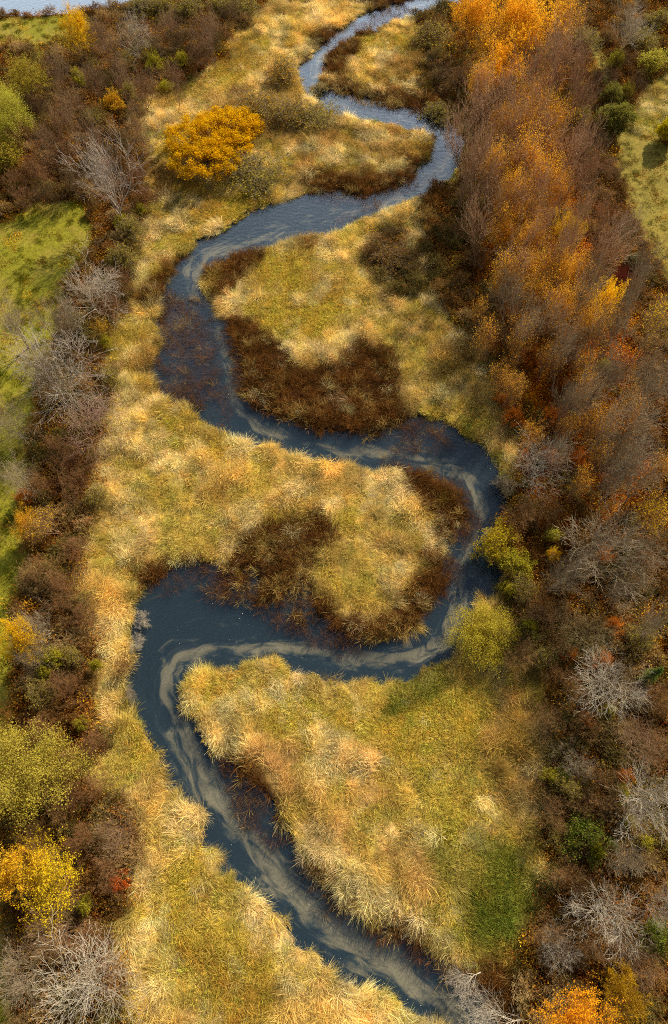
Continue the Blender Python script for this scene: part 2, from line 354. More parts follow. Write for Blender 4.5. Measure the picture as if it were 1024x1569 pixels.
rp = N(n, 'ShaderNodeValToRGB'); e = rp.color_ramp.elements
e[0].position = .22; e[0].color = (.012, .020, .026, 1); e[1].position = .85; e[1].color = (.20, .175, .115, 1)
x = e.new(.42); x.color = (.032, .042, .045, 1); x = e.new(.56); x.color = (.098, .092, .066, 1)
n.links.new(mb.outputs[0], rp.inputs[0])
ng = N(n, 'ShaderNodeTexNoise'); ng.inputs['Scale'].default_value = 5; ng.inputs['Detail'].default_value = 6
n.links.new(fl.outputs['Vector'], ng.inputs['Vector'])
rg = N(n, 'ShaderNodeMapRange'); rg.inputs['From Min'].default_value = .3; rg.inputs['From Max'].default_value = .7; rg.inputs['To Min'].default_value = .7; rg.inputs['To Max'].default_value = 1.15
n.links.new(ng.outputs['Fac'], rg.inputs['Value'])
c = mulc(n, rp.outputs[0], rg.outputs[0])
p = N(n, 'ShaderNodeBsdfDiffuse'); n.links.new(c, p.inputs[0]); n.links.new(p.outputs[0], out.inputs[0])
M_bed = m
# water: part see-through, part murk, reflecting the sky
def watermat(name, murk, see, wave=.5):
    m, n, out = newmat(name)
    geo = N(n, 'ShaderNodeNewGeometry')
    n1 = N(n, 'ShaderNodeTexNoise'); n1.inputs['Scale'].default_value = 1.1; n1.inputs['Detail'].default_value = 5
    mp = N(n, 'ShaderNodeMapping'); mp.inputs['Scale'].default_value = (1, 1.6, 1)
    n.links.new(geo.outputs['Position'], mp.inputs['Vector']); n.links.new(mp.outputs[0], n1.inputs['Vector'])
    bp = N(n, 'ShaderNodeBump'); bp.inputs['Strength'].default_value = wave; bp.inputs['Distance'].default_value = .06
    n.links.new(n1.outputs['Fac'], bp.inputs['Height'])
    tr = N(n, 'ShaderNodeBsdfTransparent'); tr.inputs[0].default_value = (.96, .93, .84, 1)
    df = N(n, 'ShaderNodeBsdfDiffuse'); df.inputs[0].default_value = murk
    mx = N(n, 'ShaderNodeMixShader'); mx.inputs[0].default_value = see
    n.links.new(df.outputs[0], mx.inputs[1]); n.links.new(tr.outputs[0], mx.inputs[2])
    gl = N(n, 'ShaderNodeBsdfGlossy'); gl.inputs['Roughness'].default_value = .12; gl.inputs[0].default_value = (1, 1, 1, 1)
    n.links.new(bp.outputs[0], gl.inputs['Normal'])
    # reflectance by Schlick's rule, the same from above and below the surface
    dt = N(n, 'ShaderNodeVectorMath', operation='DOT_PRODUCT'); n.links.new(geo.outputs['Incoming'], dt.inputs[0]); n.links.new(bp.outputs[0], dt.inputs[1])
    ab = N(n, 'ShaderNodeMath', operation='ABSOLUTE'); n.links.new(dt.outputs['Value'], ab.inputs[0])
    om = N(n, 'ShaderNodeMath', operation='SUBTRACT', use_clamp=True); om.inputs[0].default_value = 1.0; n.links.new(ab.outputs[0], om.inputs[1])
    pw = N(n, 'ShaderNodeMath', operation='POWER'); n.links.new(om.outputs[0], pw.inputs[0]); pw.inputs[1].default_value = 4.2
    fr = N(n, 'ShaderNodeMath', operation='MULTIPLY_ADD'); n.links.new(pw.outputs[0], fr.inputs[0]); fr.inputs[1].default_value = .96; fr.inputs[2].default_value = .035
    m2 = N(n, 'ShaderNodeMixShader'); n.links.new(fr.outputs[0], m2.inputs[0]); n.links.new(mx.outputs[0], m2.inputs[1]); n.links.new(gl.outputs[0], m2.inputs[2])
    n.links.new(m2.outputs[0], out.inputs[0])
    return m
M_water = watermat('river_water', (.042, .070, .090, 1), .84)
M_pond = watermat('pond_water', (.12, .15, .165, 1), .1, .8)

# ------------------------------------------------------------------ ground sheet to the horizon
def spread(a, b, step, far):
    c = list(np.arange(a, b+.001, step)); s = step
    lo, hi = [a], [b]
    while hi[-1] < far:
        s *= 1.35; hi.append(hi[-1]+s); lo.append(lo[-1]-s)
    return np.array(lo[:0:-1]+c+hi[1:])
X = spread(-105, 105, .45, 3000); Y = spread(-28, 190, .45, 3000)
XX, YY = np.meshgrid(X, Y, indexing='ij')
def gridfaces(nx, ny):
    i = np.arange(nx*ny).reshape(nx, ny)
    return np.stack([i[:-1, :-1], i[1:, :-1], i[1:, 1:], i[:-1, 1:]], -1).reshape(-1, 4)
Zg = ground_sheet_z(XX, YY)
gc = samp(colr, XX, YY)
kw = {k: samp(W[k], XX, YY)[..., None] for k in KINDS}
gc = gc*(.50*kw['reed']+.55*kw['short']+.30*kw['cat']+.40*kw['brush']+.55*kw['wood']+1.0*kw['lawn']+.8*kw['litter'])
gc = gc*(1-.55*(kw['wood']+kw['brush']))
dR = np.maximum(samp(sdR, XX, YY), samp(sdP, XX, YY))[..., None]
mud = smooth(-1.0, -.1, dR)
gc = gc*(1-mud)+np.array([.035, .028, .020])*mud
big = fbm(XX, YY, 5, 61, 4)[..., None]
gc = gc*(.75+.5*big*(1-.6*kw['lawn'])+.15*kw['lawn'])
# autumn leaves drifting over lawns: patches of green and straw
lg = kw['lawn']*smooth(.4, .65, fbm(XX, YY, 4, 63, 4))[..., None]*.55
gc = gc*(1-lg)+lin(150, 128, 52)*lg
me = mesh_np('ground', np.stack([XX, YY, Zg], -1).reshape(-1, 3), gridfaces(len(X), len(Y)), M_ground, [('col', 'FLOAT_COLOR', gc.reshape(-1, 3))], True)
ground = tag(obj('ground', me), kind='structure')

# ------------------------------------------------------------------ river bed and water
def clip_sheet(field, thr, step, z, name, mat, extra=None, yr=(-28, 190), xr=(-80, 80)):
    x = np.arange(xr[0], xr[1], step); y = np.arange(yr[0], yr[1], step)
    A, B = np.meshgrid(x, y, indexing='ij'); f = samp(field, A, B)
    F = gridfaces(len(x), len(y)); keep = (f.ravel()[F] > thr).any(1); F = F[keep]
    used = np.unique(F); remap = np.full(A.size, -1); remap[used] = np.arange(len(used))
    a = A.ravel()[used]; b = B.ravel()[used]
    zz = z(a, b) if callable(z) else np.full(a.shape, z)
    at_ = extra(a, b) if extra else None
    return mesh_np(name, np.stack([a, b, zz], 1), remap[F], mat, at_, True)
sp = np.array(SAND, float); sx, sy = at(sp[:, 0], sp[:, 1]); sw = sp[:, 2]*np.array([depth_at(p[0], p[1]) for p in SAND])/FPX*.86
seglen = np.hypot(np.diff(sx), np.diff(sy)); cum = np.concatenate([[0], np.cumsum(seglen)])
def flow(a, b):
    best = np.full(a.shape, 1e9); U = np.zeros(a.shape); V = np.zeros(a.shape); Wd = np.ones(a.shape)
    for i in range(len(sx)-1):
        ex, ey = sx[i+1]-sx[i], sy[i+1]-sy[i]; L = math.hypot(ex, ey)
        t = np.clip(((a-sx[i])*ex+(b-sy[i])*ey)/L/L, 0, 1)
        qx = a-sx[i]-t*ex; qy = b-sy[i]-t*ey; d = np.hypot(qx, qy)
        s = np.sign(ex*qy-ey*qx); m_ = d < best
        best = np.where(m_, d, best); U = np.where(m_, cum[i]+t*L, U); V = np.where(m_, d*s, V); Wd = np.where(m_, sw[i]*(1-t)+sw[i+1]*t, Wd)
    return U, V, Wd
def bed_attrs(a, b):
    U, V, Wd = flow(a, b)
    wob = (fbm(U, V*2, 8, 71, 4)-.5)*2.6
    s = 1-np.abs(V+wob)/Wd
    s = np.clip(.40+s*.46, 0, 1)*(.62+.55*fbm(U, V*3, 16, 75, 3))
    s = s*(1-.55*smooth(.55, .75, fbm(U*.4, V, 2.5, 73, 3)))
    d = samp(sdR, a, b)
    s = s*smooth(.0, 1.0, d)
    return [('flow', 'FLOAT_VECTOR', np.stack([U, V, a*0], 1)), ('sand', 'FLOAT', s)]
me = clip_sheet(sdR, -.1, .3, lambda a, b: ground_z(a, b)+.01, 'river_bed', M_bed, bed_attrs)
tag(obj('river_bed', me), kind='structure')
me = clip_sheet(sdR, -.9, .5, WATER_Z, 'river', M_water)
tag(obj('river', me), kind='structure')
me = clip_sheet(sdP, -1.0, 1.0, WATER_Z, 'pond', M_pond, None, (120, 194), (-108, 0))
tag(obj('pond', me), kind='structure')

# ------------------------------------------------------------------ plant building blocks
def blades(rs, n, L, Lv, base_r, width, out, lean, curl, seg=4, tipw=.25, wild=.3):
    """curved tapering blades, leaning towards +x by lean"""
    ang = rs.rand(n)*2*np.pi; rr = base_r*np.sqrt(rs.rand(n))
    b0 = np.stack([rr*np.cos(ang), rr*np.sin(ang), np.zeros(n)-.1], 1)
    d = np.stack([np.cos(ang)*out*rs.rand(n)+lean*(.6+.8*rs.rand(n)), np.sin(ang)*out*rs.rand(n), np.ones(n)], 1)+rs.randn(n, 3)*wild*np.array([1, 1, .2])
    d /= np.linalg.norm(d, axis=1)[:, None]
    hd = d*[1, 1, 0]; hd /= (np.linalg.norm(hd, axis=1)[:, None]+1e-6)
    LL = L*(1+Lv*(rs.rand(n)-.5)*2); cu = curl*(.3+rs.rand(n))
    side = np.cross(d, np.array([0, 0, 1.])); side /= (np.linalg.norm(side, axis=1)[:, None]+1e-6)
    tw = rs.rand(n)*np.pi
    side = side*np.cos(tw)[:, None]+np.cross(side, d)*np.sin(tw)[:, None]
    V = []; p = b0.copy(); dd = d.copy()
    for s in range(seg+1):
        f = s/seg; wd = width*(1-f*(1-tipw))
        V.append(p-side*wd/2); V.append(p+side*wd/2)
        dd = dd+hd*cu[:, None]/seg+np.array([0, 0, -1])*cu[:, None]/seg*(.4+f)
        dd /= np.linalg.norm(dd, axis=1)[:, None]
        p = p+dd*(LL/seg)[:, None]; p[:, 2] = np.maximum(p[:, 2], .04)
    V = np.stack(V, 1)                                     # n, 2(seg+1), 3
    k = 2*(seg+1); F = []
    for s in range(seg):
        a = 2*s; F.append(np.stack([np.arange(n)*k+a, np.arange(n)*k+a+1, np.arange(n)*k+a+3, np.arange(n)*k+a+2], 1))
    t = np.repeat(np.arange(seg+1)/seg, 2)[None, :].repeat(n, 0)
    return V.reshape(-1, 3), np.concatenate(F), t.ravel(), np.repeat(np.arange(n), k)
def leaves(rs, P, size, sv=.4, flat=.0, tri=False):
    n = len(P)
    a = rs.randn(n, 3); a /= np.linalg.norm(a, axis=1)[:, None]
    if flat: a[:, 2] *= (1-flat)
    b = np.cross(a, rs.randn(n, 3)); b /= (np.linalg.norm(b, axis=1)[:, None]+1e-6); a /= (np.linalg.norm(a, axis=1)[:, None]+1e-6)
    s = (size*(1+sv*(rs.rand(n)*2-1)))[:, None]
    V = np.stack([P-a*s*.6, P+b*s*.38, P+a*s*.6, P-b*s*.38], 1).reshape(-1, 3)
    return V, np.arange(n*4).reshape(n, 4)
def tubes(S, sides):
    """S: n x 8 (p0, p1, r0, r1)"""
    S = np.asarray(S); n = len(S); p0 = S[:, :3]; p1 = S[:, 3:6]; d = p1-p0; d /= (np.linalg.norm(d, axis=1)[:, None]+1e-9)
    ref = np.where(np.abs(d[:, 2:3]) > .9, np.array([[1., 0, 0]]), np.array([[0, 0, 1.]]))
    u = np.cross(d, ref); u /= np.linalg.norm(u, axis=1)[:, None]; v = np.cross(d, u)
    V = []
    for p, r in ((p0, S[:, 6]), (p1, S[:, 7])):
        for k in range(sides):
            a = 2*math.pi*k/sides; V.append(p+(u*math.cos(a)+v*math.sin(a))*r[:, None])
    V = np.stack(V, 1).reshape(-1, 3); b = np.arange(n)[:, None]*2*sides
    F = np.concatenate([b+np.array([[k, (k+1) % sides, sides+(k+1) % sides, sides+k]]) for k in range(sides)])
    return V, F

def grow(seed, H=10.0, trunk=.3, nlimb=5, ang=(25, 50), up=.25, depth=4, kids=(5, 6, 6, 4), ratio=.6, r0=.16, wig=.16, lean=0, stems=1, droop=0., limbL=.62):
    """a branching skeleton; returns segments by level and twig points"""
    rs = random.Random(seed); segs = [[] for _ in range(depth+2)]; tips = []
    def rv(s): return Vector((rs.gauss(0, s), rs.gauss(0, s), rs.gauss(0, s)))
    def perp_dir(d, a, az):
        u = d.cross(Vector((0, 0, 1)) if abs(d.z) < .95 else Vector((1, 0, 0))).normalized(); v = d.cross(u)
        return (d*math.cos(a)+(u*math.cos(az)+v*math.sin(az))*math.sin(a)).normalized()
    def run(p, d, L, r, lvl, start):
        nseg = 5 if lvl < 2 else (4 if lvl < 4 else 3)
        k = kids[lvl] if lvl < len(kids) else 0
        az = rs.random()*6.28; spots = []
        for c in range(k): spots.append(start+(1-start)*(c+rs.random())/k)
        pts = [(p.copy(), r)]
        for i in range(nseg):
            d = (d+rv(wig)+Vector((0, 0, up if lvl > 0 else .1))*(.5 if lvl < 3 else .25)-Vector((0, 0, droop if lvl > 1 else 0))).normalized()
            q = p+d*L/nseg; rr = r*(1-.16 if lvl == 0 else 1-.24)
            segs[lvl].append((*p, *q, r, rr))
            for s in spots:
                if i/nseg <= s < (i+1)/nseg or (i == nseg-1 and s >= 1):
                    az += 2.4+rs.uniform(-.5, .5)
                    a = math.radians(rs.uniform(*ang)); f = (s*nseg-i)
                    b = p.lerp(q, min(1, f))
                    if lvl+1 <= depth:
                        run(b, perp_dir(d, a, az), L*ratio*rs.uniform(.7, 1.15)*(1.15-.45*s) if lvl else L*limbL/trunk_f*rs.uniform(.8, 1.1), r*rs.uniform(.42, .62) if lvl else r*rs.uniform(.5, .7), lvl+1, .15)
            p, r = q, rr
            if lvl >= 3: tips.append((*p,))
        # leader carries on
        if lvl == 0:
            for _ in range(nlimb):
                az += 2.4+rs.uniform(-.3, .3)
                run(p, perp_dir(d, math.radians(rs.uniform(ang[0]*.5, ang[1]*.8)), az), (H-L)*rs.uniform(.65, .95), r*rs.uniform(.5, .75), 1, .1)
    trunk_f = trunk
    for s_ in range(stems):
        if stems == 1: d0 = Vector((lean, 0, 1)); b0 = Vector((0, 0, -.3))
        else:
            a = s_*2.4+rs.random(); sp_ = rs.uniform(.25, .8); d0 = Vector((math.cos(a)*sp_, math.sin(a)*sp_, 1)); b0 = Vector((math.cos(a)*.2, math.sin(a)*.2, -.3))
        run(b0, d0.normalized(), H*trunk*rs.uniform(.85, 1.1), r0*(1 if stems == 1 else rs.uniform(.5, .9)), 0, .45)
    return segs, np.array(tips)

def cat_meshes(parts):
    """list of (V,F,vc) -> arrays"""
    o = 0; Vs = []; Fs = []; Cs = []
    for V, F, c in parts:
        Vs.append(V); Fs.append(F+o); o += len(V); Cs.append(c)
    return np.concatenate(Vs), Fs, np.concatenate(Cs)

def tree_meshes(name, seed, leaf=None, leaf_n=0, leaf_size=.2, cluster=.5, tw=1.0, hi=.0, crown_bias=0, **kw):
    """-> (trunk mesh, crown mesh, height, crown radius)"""
    segs, tips = grow(seed, **kw)
    rs = np.random.RandomState(seed)
    body = segs[0]+segs[1]+segs[2]
    Vt, Ft = tubes(np.array(segs[0]), 8); V2, F2 = tubes(np.array(segs[1]+segs[2]), 5)
    V, F, _ = cat_meshes([(Vt, Ft, np.zeros(1)), (V2, F2, np.zeros(1))])
    tm = mesh_np(name+'_trunk', V, F, M_bark, None, True)
    fine = [s for l in segs[3:] for s in l]
    S = np.array(fine); S[:, 6:8] = np.maximum(S[:, 6:8], .009)*tw
    Vf, Ff = tubes(S, 3)
    parts = [(Vf, Ff, np.ones((len(Vf), 3)))]
    if leaf_n:
        T = tips[rs.randint(0, len(tips), leaf_n)]
        if crown_bias: pass
        P = T+rs.randn(leaf_n, 3)*cluster
        P[:, 2] = np.maximum(P[:, 2], .3)
        Vl, Fl = leaves(rs, P, leaf_size)
        t = rs.rand(leaf_n, 1); tint = np.concatenate([.72+.5*t, .70+.45*t+.14*(rs.rand(leaf_n, 1)-.5), .8+.4*rs.rand(leaf_n, 1)], 1)
        lm = mesh_np(name+'_leaves', Vl, Fl, M_leaf, [('vc', 'FLOAT_COLOR', np.repeat(tint, 4, 0))])
    else: lm = None
    V, F, c = cat_meshes(parts)
    cm = mesh_np(name+'_twigs', V, F, M_bark)
    H = tips[:, 2].max(); R = np.percentile(np.hypot(tips[:, 0], tips[:, 1]), 93)
    return dict(trunk=tm, twigs=cm, leaves=lm, H=H, R=R)

# ------------------------------------------------------------------ instanced vegetation (uncountable stuff)
def proto_collection(name, meshes):
    col = bpy.data.collections.new(name)
    for i, me_ in enumerate(meshes):
        o = bpy.data.objects.new('%s_%02d' % (name, i), me_); col.objects.link(o)
    return col
def scatter(name, P, rot, scl, idx, col, protos, label, twig=None):
    at_ = [('rot', 'FLOAT_VECTOR', rot), ('scl', 'FLOAT_VECTOR', scl), ('idx', 'INT', idx), ('col', 'FLOAT_COLOR', col)]
    if twig is not None: at_.append(('twig', 'FLOAT_COLOR', twig))
    me_ = mesh_np(name, P, None, None, at_)
    o = obj(name, me_); tag(o, label, name.replace('_', ' '), kind='stuff')
    ng = bpy.data.node_groups.new(name+'_nodes', 'GeometryNodeTree')
    ng.interface.new_socket('Geometry', in_out='INPUT', socket_type='NodeSocketGeometry'); ng.interface.new_socket('Geometry', in_out='OUTPUT', socket_type='NodeSocketGeometry')
    gi = ng.nodes.new('NodeGroupInput'); go = ng.nodes.new('NodeGroupOutput')
    ci = ng.nodes.new('GeometryNodeCollectionInfo'); ci.inputs['Collection'].default_value = protos
    ci.inputs['Separate Children'].default_value = True; ci.inputs['Reset Children'].default_value = True
    iop = ng.nodes.new('GeometryNodeInstanceOnPoints'); iop.inputs['Pick Instance'].default_value = True
    def na(nm, t):
        q = ng.nodes.new('GeometryNodeInputNamedAttribute'); q.data_type = t; q.inputs['Name'].default_value = nm
        return q.outputs['Attribute']
    ng.links.new(gi.outputs[0], iop.inputs['Points']); ng.links.new(ci.outputs[0], iop.inputs['Instance'])
    ng.links.new(na('idx', 'INT'), iop.inputs['Instance Index']); ng.links.new(na('scl', 'FLOAT_VECTOR'), iop.inputs['Scale'])
    e2r = ng.nodes.new('FunctionNodeEulerToRotation'); ng.links.new(na('rot', 'FLOAT_VECTOR'), e2r.inputs[0]); ng.links.new(e2r.outputs[0], iop.inputs['Rotation'])
    ng.links.new(iop.outputs[0], go.inputs[0])
    md = o.modifiers.new('scatter', 'NODES'); md.node_group = ng
    return o

def grass_proto(nm, seed, n, L, Lv, br, wd, out, lean, curl, wild=.3, plume=0, mat=M_grass, rootdark=.75):
    rs = np.random.RandomState(seed)
    V, F, t, bi = blades(rs, n, L, Lv, br, wd, out, lean, curl, wild=wild)
    tone = (.5+.8*rs.rand(n)**1.3)[bi][:, None]; hue = (rs.rand(n)-.5)[bi]
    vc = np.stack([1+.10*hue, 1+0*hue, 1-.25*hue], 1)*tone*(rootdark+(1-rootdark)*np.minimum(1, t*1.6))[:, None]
    if plume:
        pl_ = (rs.rand(n) < plume/n*1.4)[bi]; vc = vc*(1+np.where(pl_, .35, 0)*np.clip(t*2-1, 0, 1))[:, None]
    if False:
        k = rs.choice(n, plume, replace=False); k2 = 10
        tipv = V.reshape(n, -1, 3)[k, -1]; tipd = tipv-V.reshape(n, -1, 3)[k, -3]
        P = (tipv[:, None, :]+rs.randn(plume, 7, 3)*.05+tipd[:, None, :]*rs.rand(plume, 7, 1)*.6).reshape(-1, 3)
        Vl, Fl = leaves(rs, P, .085)
        pc = np.ones((len(Vl), 3))*np.array([1.12, 1.10, 1.15])
        V, F, vc = cat_meshes([(V, F, vc), (Vl, Fl, pc)])
    return mesh_np(nm, V, F, mat, [('vc', 'FLOAT_COLOR', vc)])
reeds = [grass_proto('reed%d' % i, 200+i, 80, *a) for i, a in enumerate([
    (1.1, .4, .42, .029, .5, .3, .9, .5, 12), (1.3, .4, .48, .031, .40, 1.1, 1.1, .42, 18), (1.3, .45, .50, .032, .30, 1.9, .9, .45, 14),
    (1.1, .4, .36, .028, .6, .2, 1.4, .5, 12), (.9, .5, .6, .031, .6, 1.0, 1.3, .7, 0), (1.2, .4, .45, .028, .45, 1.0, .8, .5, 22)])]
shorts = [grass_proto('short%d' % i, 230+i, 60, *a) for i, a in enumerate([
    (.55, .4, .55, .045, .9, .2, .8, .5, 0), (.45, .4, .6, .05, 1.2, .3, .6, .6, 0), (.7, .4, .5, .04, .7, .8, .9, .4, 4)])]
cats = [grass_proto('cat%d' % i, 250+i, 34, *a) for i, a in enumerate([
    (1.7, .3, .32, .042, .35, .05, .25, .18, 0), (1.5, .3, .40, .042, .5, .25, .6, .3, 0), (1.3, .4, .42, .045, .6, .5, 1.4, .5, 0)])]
def litter_proto(nm, seed, n, R, size, hmax):
    rs = np.random.RandomState(seed); a = rs.rand(n)*6.28; r = R*np.sqrt(rs.rand(n))
    V, F = leaves(rs, np.stack([r*np.cos(a), r*np.sin(a), .05+hmax*rs.rand(n)**2], 1), size, .4, .5)
    t = rs.rand(n, 1); tint = np.concatenate([.6+.8*t, .45+.95*t*rs.rand(n, 1)+.2, .6+.6*rs.rand(n, 1)], 1)
    return mesh_np(nm, V, F, M_leafi, [('vc', 'FLOAT_COLOR', np.repeat(tint, 4, 0))])
litters = [litter_proto('litter%d' % i, 270+i, 80, .8, .12, .25+.5*i) for i in range(3)]
def brush_proto(nm, seed, H, nleaf, lsize=.13, depth=3, stems=5):
    segs, tips = grow(seed, H=H, trunk=.45, nlimb=3, ang=(20, 55), up=.12, depth=depth, kids=(3, 5, 5, 3), r0=.035, wig=.22, stems=stems)
    S = np.array([s for l in segs for s in l]); S[:, 6:8] = np.maximum(S[:, 6:8], .011)
    V, F = tubes(S, 3); rs = np.random.RandomState(seed)
    me_ = None
    parts = [(V, F, np.ones((len(V), 3)))]; nt_ = len(F)
    if nleaf:
        T = tips if len(tips) else S[:, 3:6]
        P = T[rs.randint(0, len(T), nleaf)]+rs.randn(nleaf, 3)*.12
        Vl, Fl = leaves(rs, P, lsize); t = rs.rand(nleaf, 1)
        tint = np.concatenate([.7+.6*t, .6+.7*t, .8+.4*rs.rand(nleaf, 1)], 1)
        parts.append((Vl, Fl, np.repeat(tint, 4, 0)))
    V, F, c = cat_meshes(parts)
    me_ = mesh_np(nm, V, F, M_twigi, [('vc', 'FLOAT_COLOR', c)])
    me_.materials.append(M_leafi)
    mi = np.zeros(len(me_.polygons), np.int32); mi[nt_:] = 1; me_.polygons.foreach_set('material_index', mi)
    return me_
brushes = [brush_proto('brush%d' % i, 290+i, h, nl) for i, (h, nl) in enumerate([(1.6, 0), (2.0, 60), (1.4, 160), (2.4, 30)])]

def vis_mask(x, y, z=0, m=70):
    yy = y*ct+0; # camera space
    dx = x; dy = y; dz = z-CAM_H
    yc = dy*ct+dz*st; zc = -(-dy*st+dz*ct)
    px = CX+FPX*dx/zc; py = CY-FPX*yc/zc
    return (px > -m) & (px < 1024+m) & (py > -m) & (py < 1569+m)
def jitter(step, seed):
    rs = np.random.RandomState(seed)
    x = np.arange(-100, 100, step); y = np.arange(-26, 190, step)
    A, B = np.meshgrid(x, y, indexing='ij'); A = A.ravel()+(rs.rand(A.size)-.5)*step*1.3; B = B.ravel()+(rs.rand(B.size)-.5)*step*1.3
    k = vis_mask(A, B); return A[k], B[k], rs
def build_scatter(name, step, seed, kinds_w, protos, label, hscale, colfun, thr_water=-.15, lo=.35, colour_noise=.2, pick=None, leanrot=True, twigfun=None, zoff=0, mult=1.0, xys=.0, gap=0):
    a, b, rs = jitter(step, seed)
    wgt = sum(samp(W[k], a, b)*f for k, f in kinds_w.items())
    d = np.maximum(samp(sdR, a, b), samp(sdP, a, b))
    if gap: wgt = wgt*(1-gap+gap*smooth(.36, .46, fbm(a, b, 1.9, 460, 2)))
    keep = (rs.rand(len(a)) < wgt*mult) & (d < thr_water)
    a, b = a[keep], b[keep]; n_ = len(a)
    z = ground_z(a, b)+zoff
    c = samp(colr, a, b)
    c = colfun(a, b, c, rs)
    yaw = (fbm(a, b, 7, 400, 3)-.5)*13+rs.randn(n_)*.45 if leanrot else rs.rand(n_)*6.28
    rot = np.stack([rs.randn(n_)*.06, rs.randn(n_)*.06, yaw], 1)
    h = hscale(a, b, rs)
    scl = np.stack([(.75+.4*rs.rand(n_)+xys)*(.55+.4*np.minimum(1.3, h)), (.8+.4*rs.rand(n_)+xys)*(.6+.4*np.minimum(1.3, h)), h], 1)
    idx = pick(a, b, rs) if pick else rs.randint(0, len(protos), n_)
    tw = twigfun(a, b, rs) if twigfun else None
    print(name, n_)
    return scatter(name, np.stack([a, b, z], 1), rot, scl, idx, c, proto_collection(name+'_kinds', protos), label, tw)

def col_reed(a, b, c, rs):
    n_ = len(a)
    g = smooth(.52, .66, fbm(a, b, 6, 410, 4))[:, None]*.38
    c = c*(1-g)+lin(200, 172, 58)*g
    br = smooth(.56, .72, fbm(a, b, 5, 415, 3))[:, None]*.45
    c = c*(1-br)+lin(172, 132, 66)*br
    pl = smooth(.48, .66, fbm(a, b, 3.2, 418, 3))[:, None]*.75
    c = c*(1-pl)+lin(248, 222, 150)*pl
    k = (.6+.8*rs.rand(n_))*(.45+1.2*fbm(a, b, 1.8, 420, 3))
    return c*k[:, None]*np.stack([.98+.05*rs.randn(n_), np.ones(n_), 1+.12*rs.randn(n_)], 1)
def col_generic(v, hue=.12):
    def f(a, b, c, rs):
        n_ = len(a)
        return np.clip(c*(1-v+2*v*rs.rand(n_))[:, None]*np.stack([1+hue*rs.randn(n_), 1+hue*.6*rs.randn(n_), 1+hue*rs.randn(n_)], 1), .003, .9)
    return f
def pick_reed(a, b, rs):
    f = fbm(a, b, 6, 430, 3)+rs.randn(len(a))*.10
    return np.digitize(f, [.40, .46, .52, .57, .63])
def h_from(k, v): return lambda a, b, rs: np.clip(samp(hgt, a, b)*k*(1-v+2*v*rs.rand(len(a)))*(.25+1.3*smooth(.25, .75, fbm(a, b, 2.0, 440, 2))), .2, 1.6)
build_scatter('reed_grass', .41, 1, {'reed': 1, 'brush': .55, 'wood': .04, 'cat': .10}, reeds, 'tall dry golden reed grass covering the meadows inside the river bends', h_from(.85, .4), col_reed, pick=pick_reed, gap=.9, mult=1.0)
build_scatter('meadow_grass', .50, 2, {'short': 1, 'reed': .22, 'wood': .22, 'lawn': .07, 'litter': .12, 'brush': .2}, shorts, 'short yellow green meadow grass growing between the golden reeds', lambda a, b, rs: .6+.7*rs.rand(len(a)),
     lambda a, b, c, rs: col_generic(.3, .1)(a, b, c*(1-.5*samp(W['reed'], a, b)[:, None])+yg*.5*samp(W['reed'], a, b)[:, None], rs))
a_, b_, rs_ = jitter(.50, 3)
dd_ = samp(sdR, a_, b_); ws = samp(sparse, a_, b_); wc = samp(W['cat'], a_, b_)
keep = ((rs_.rand(len(a_)) < wc*(.35+.65*smooth(.38, .52, fbm(a_, b_, 1.8, 456, 2)))) & (dd_ < .3)) | ((dd_ > -.2) & (dd_ < 6) & (rs_.rand(len(a_)) < ws*smooth(.34, .48, fbm(a_, b_, 1.7, 455, 3))))
a_, b_ = a_[keep], b_[keep]; n_ = len(a_)
mixc = fbm(a_, b_, 4, 450, 3)[:, None]
cc = (lin(104, 68, 32)*(1-mixc)+lin(160, 104, 46)*mixc)*(.4+.8*rs_.rand(n_))[:, None]
ok_ = (rs_.rand(n_) < .06+.3*smooth(.55, .68, fbm(a_, b_, 3, 457, 3)))[:, None]; cc = np.where(ok_, lin(196, 160, 84)*np.ones((n_, 3)), cc)
cc = cc*np.where(dd_[keep] > .2, .85, 1.0)[:, None]
hs = .45+.5*rs_.rand(n_)
scatter('cattails', np.stack([a_, b_, ground_z(a_, b_)], 1), np.stack([rs_.randn(n_)*.1, rs_.randn(n_)*.1, rs_.rand(n_)*6.28], 1), np.stack([.75+.4*rs_.rand(n_), .75+.4*rs_.rand(n_), hs], 1),
        rs_.randint(0, 3, n_), cc, proto_collection('cattail_kinds', cats), 'rust brown cattails standing in wet patches along the river edge')
print('cattails', n_)
def col_litter(a, b, c, rs):
    n_ = len(a); o = rs.rand(n_)[:, None]; q = samp(W['litter'], a, b)[:, None]
    base = np.where(o < .35, lin(230, 138, 26), np.where(o < .6, lin(214, 160, 40), np.where(o < .8, lin(156, 82, 26), lin(110, 84, 46))))
    dull = lin(134, 90, 38)
    f = .25+.75*q
    c_ = (dull*(1-f)+base*f)*(.5+.7*rs.rand(n_))[:, None]
    y_ = (rs.rand(n_) < .04+.3*smooth(.52, .66, fbm(a, b, 5, 490, 3)))[:, None]
    return np.where(y_, lin(236, 178, 36)*(.7+.4*rs.rand(n_))[:, None], c_)
build_scatter('fallen_leaves', .62, 4, {'litter': 1.25, 'wood': .85, 'brush': .3, 'lawn': .025}, litters, 'fallen orange and brown leaves carpeting the woodland floor', lambda a, b, rs: .7+.7*rs.rand(len(a)), col_litter, leanrot=False, xys=.3)
def tw_fun(a, b, rs):
    n_ = len(a); t = rs.rand(n_)[:, None]; z_ = smooth(.4, .6, fbm(a, b, 8, 470, 3))[:, None]
    c = lin(176, 142, 88)*(1-z_)+lin(150, 104, 48)*z_
    z2 = smooth(.5, .62, fbm(a, b, 6, 474, 3))[:, None]
    c = c*(1-z2)+lin(142, 122, 62)*z2
    return c*(.42+.8*t)
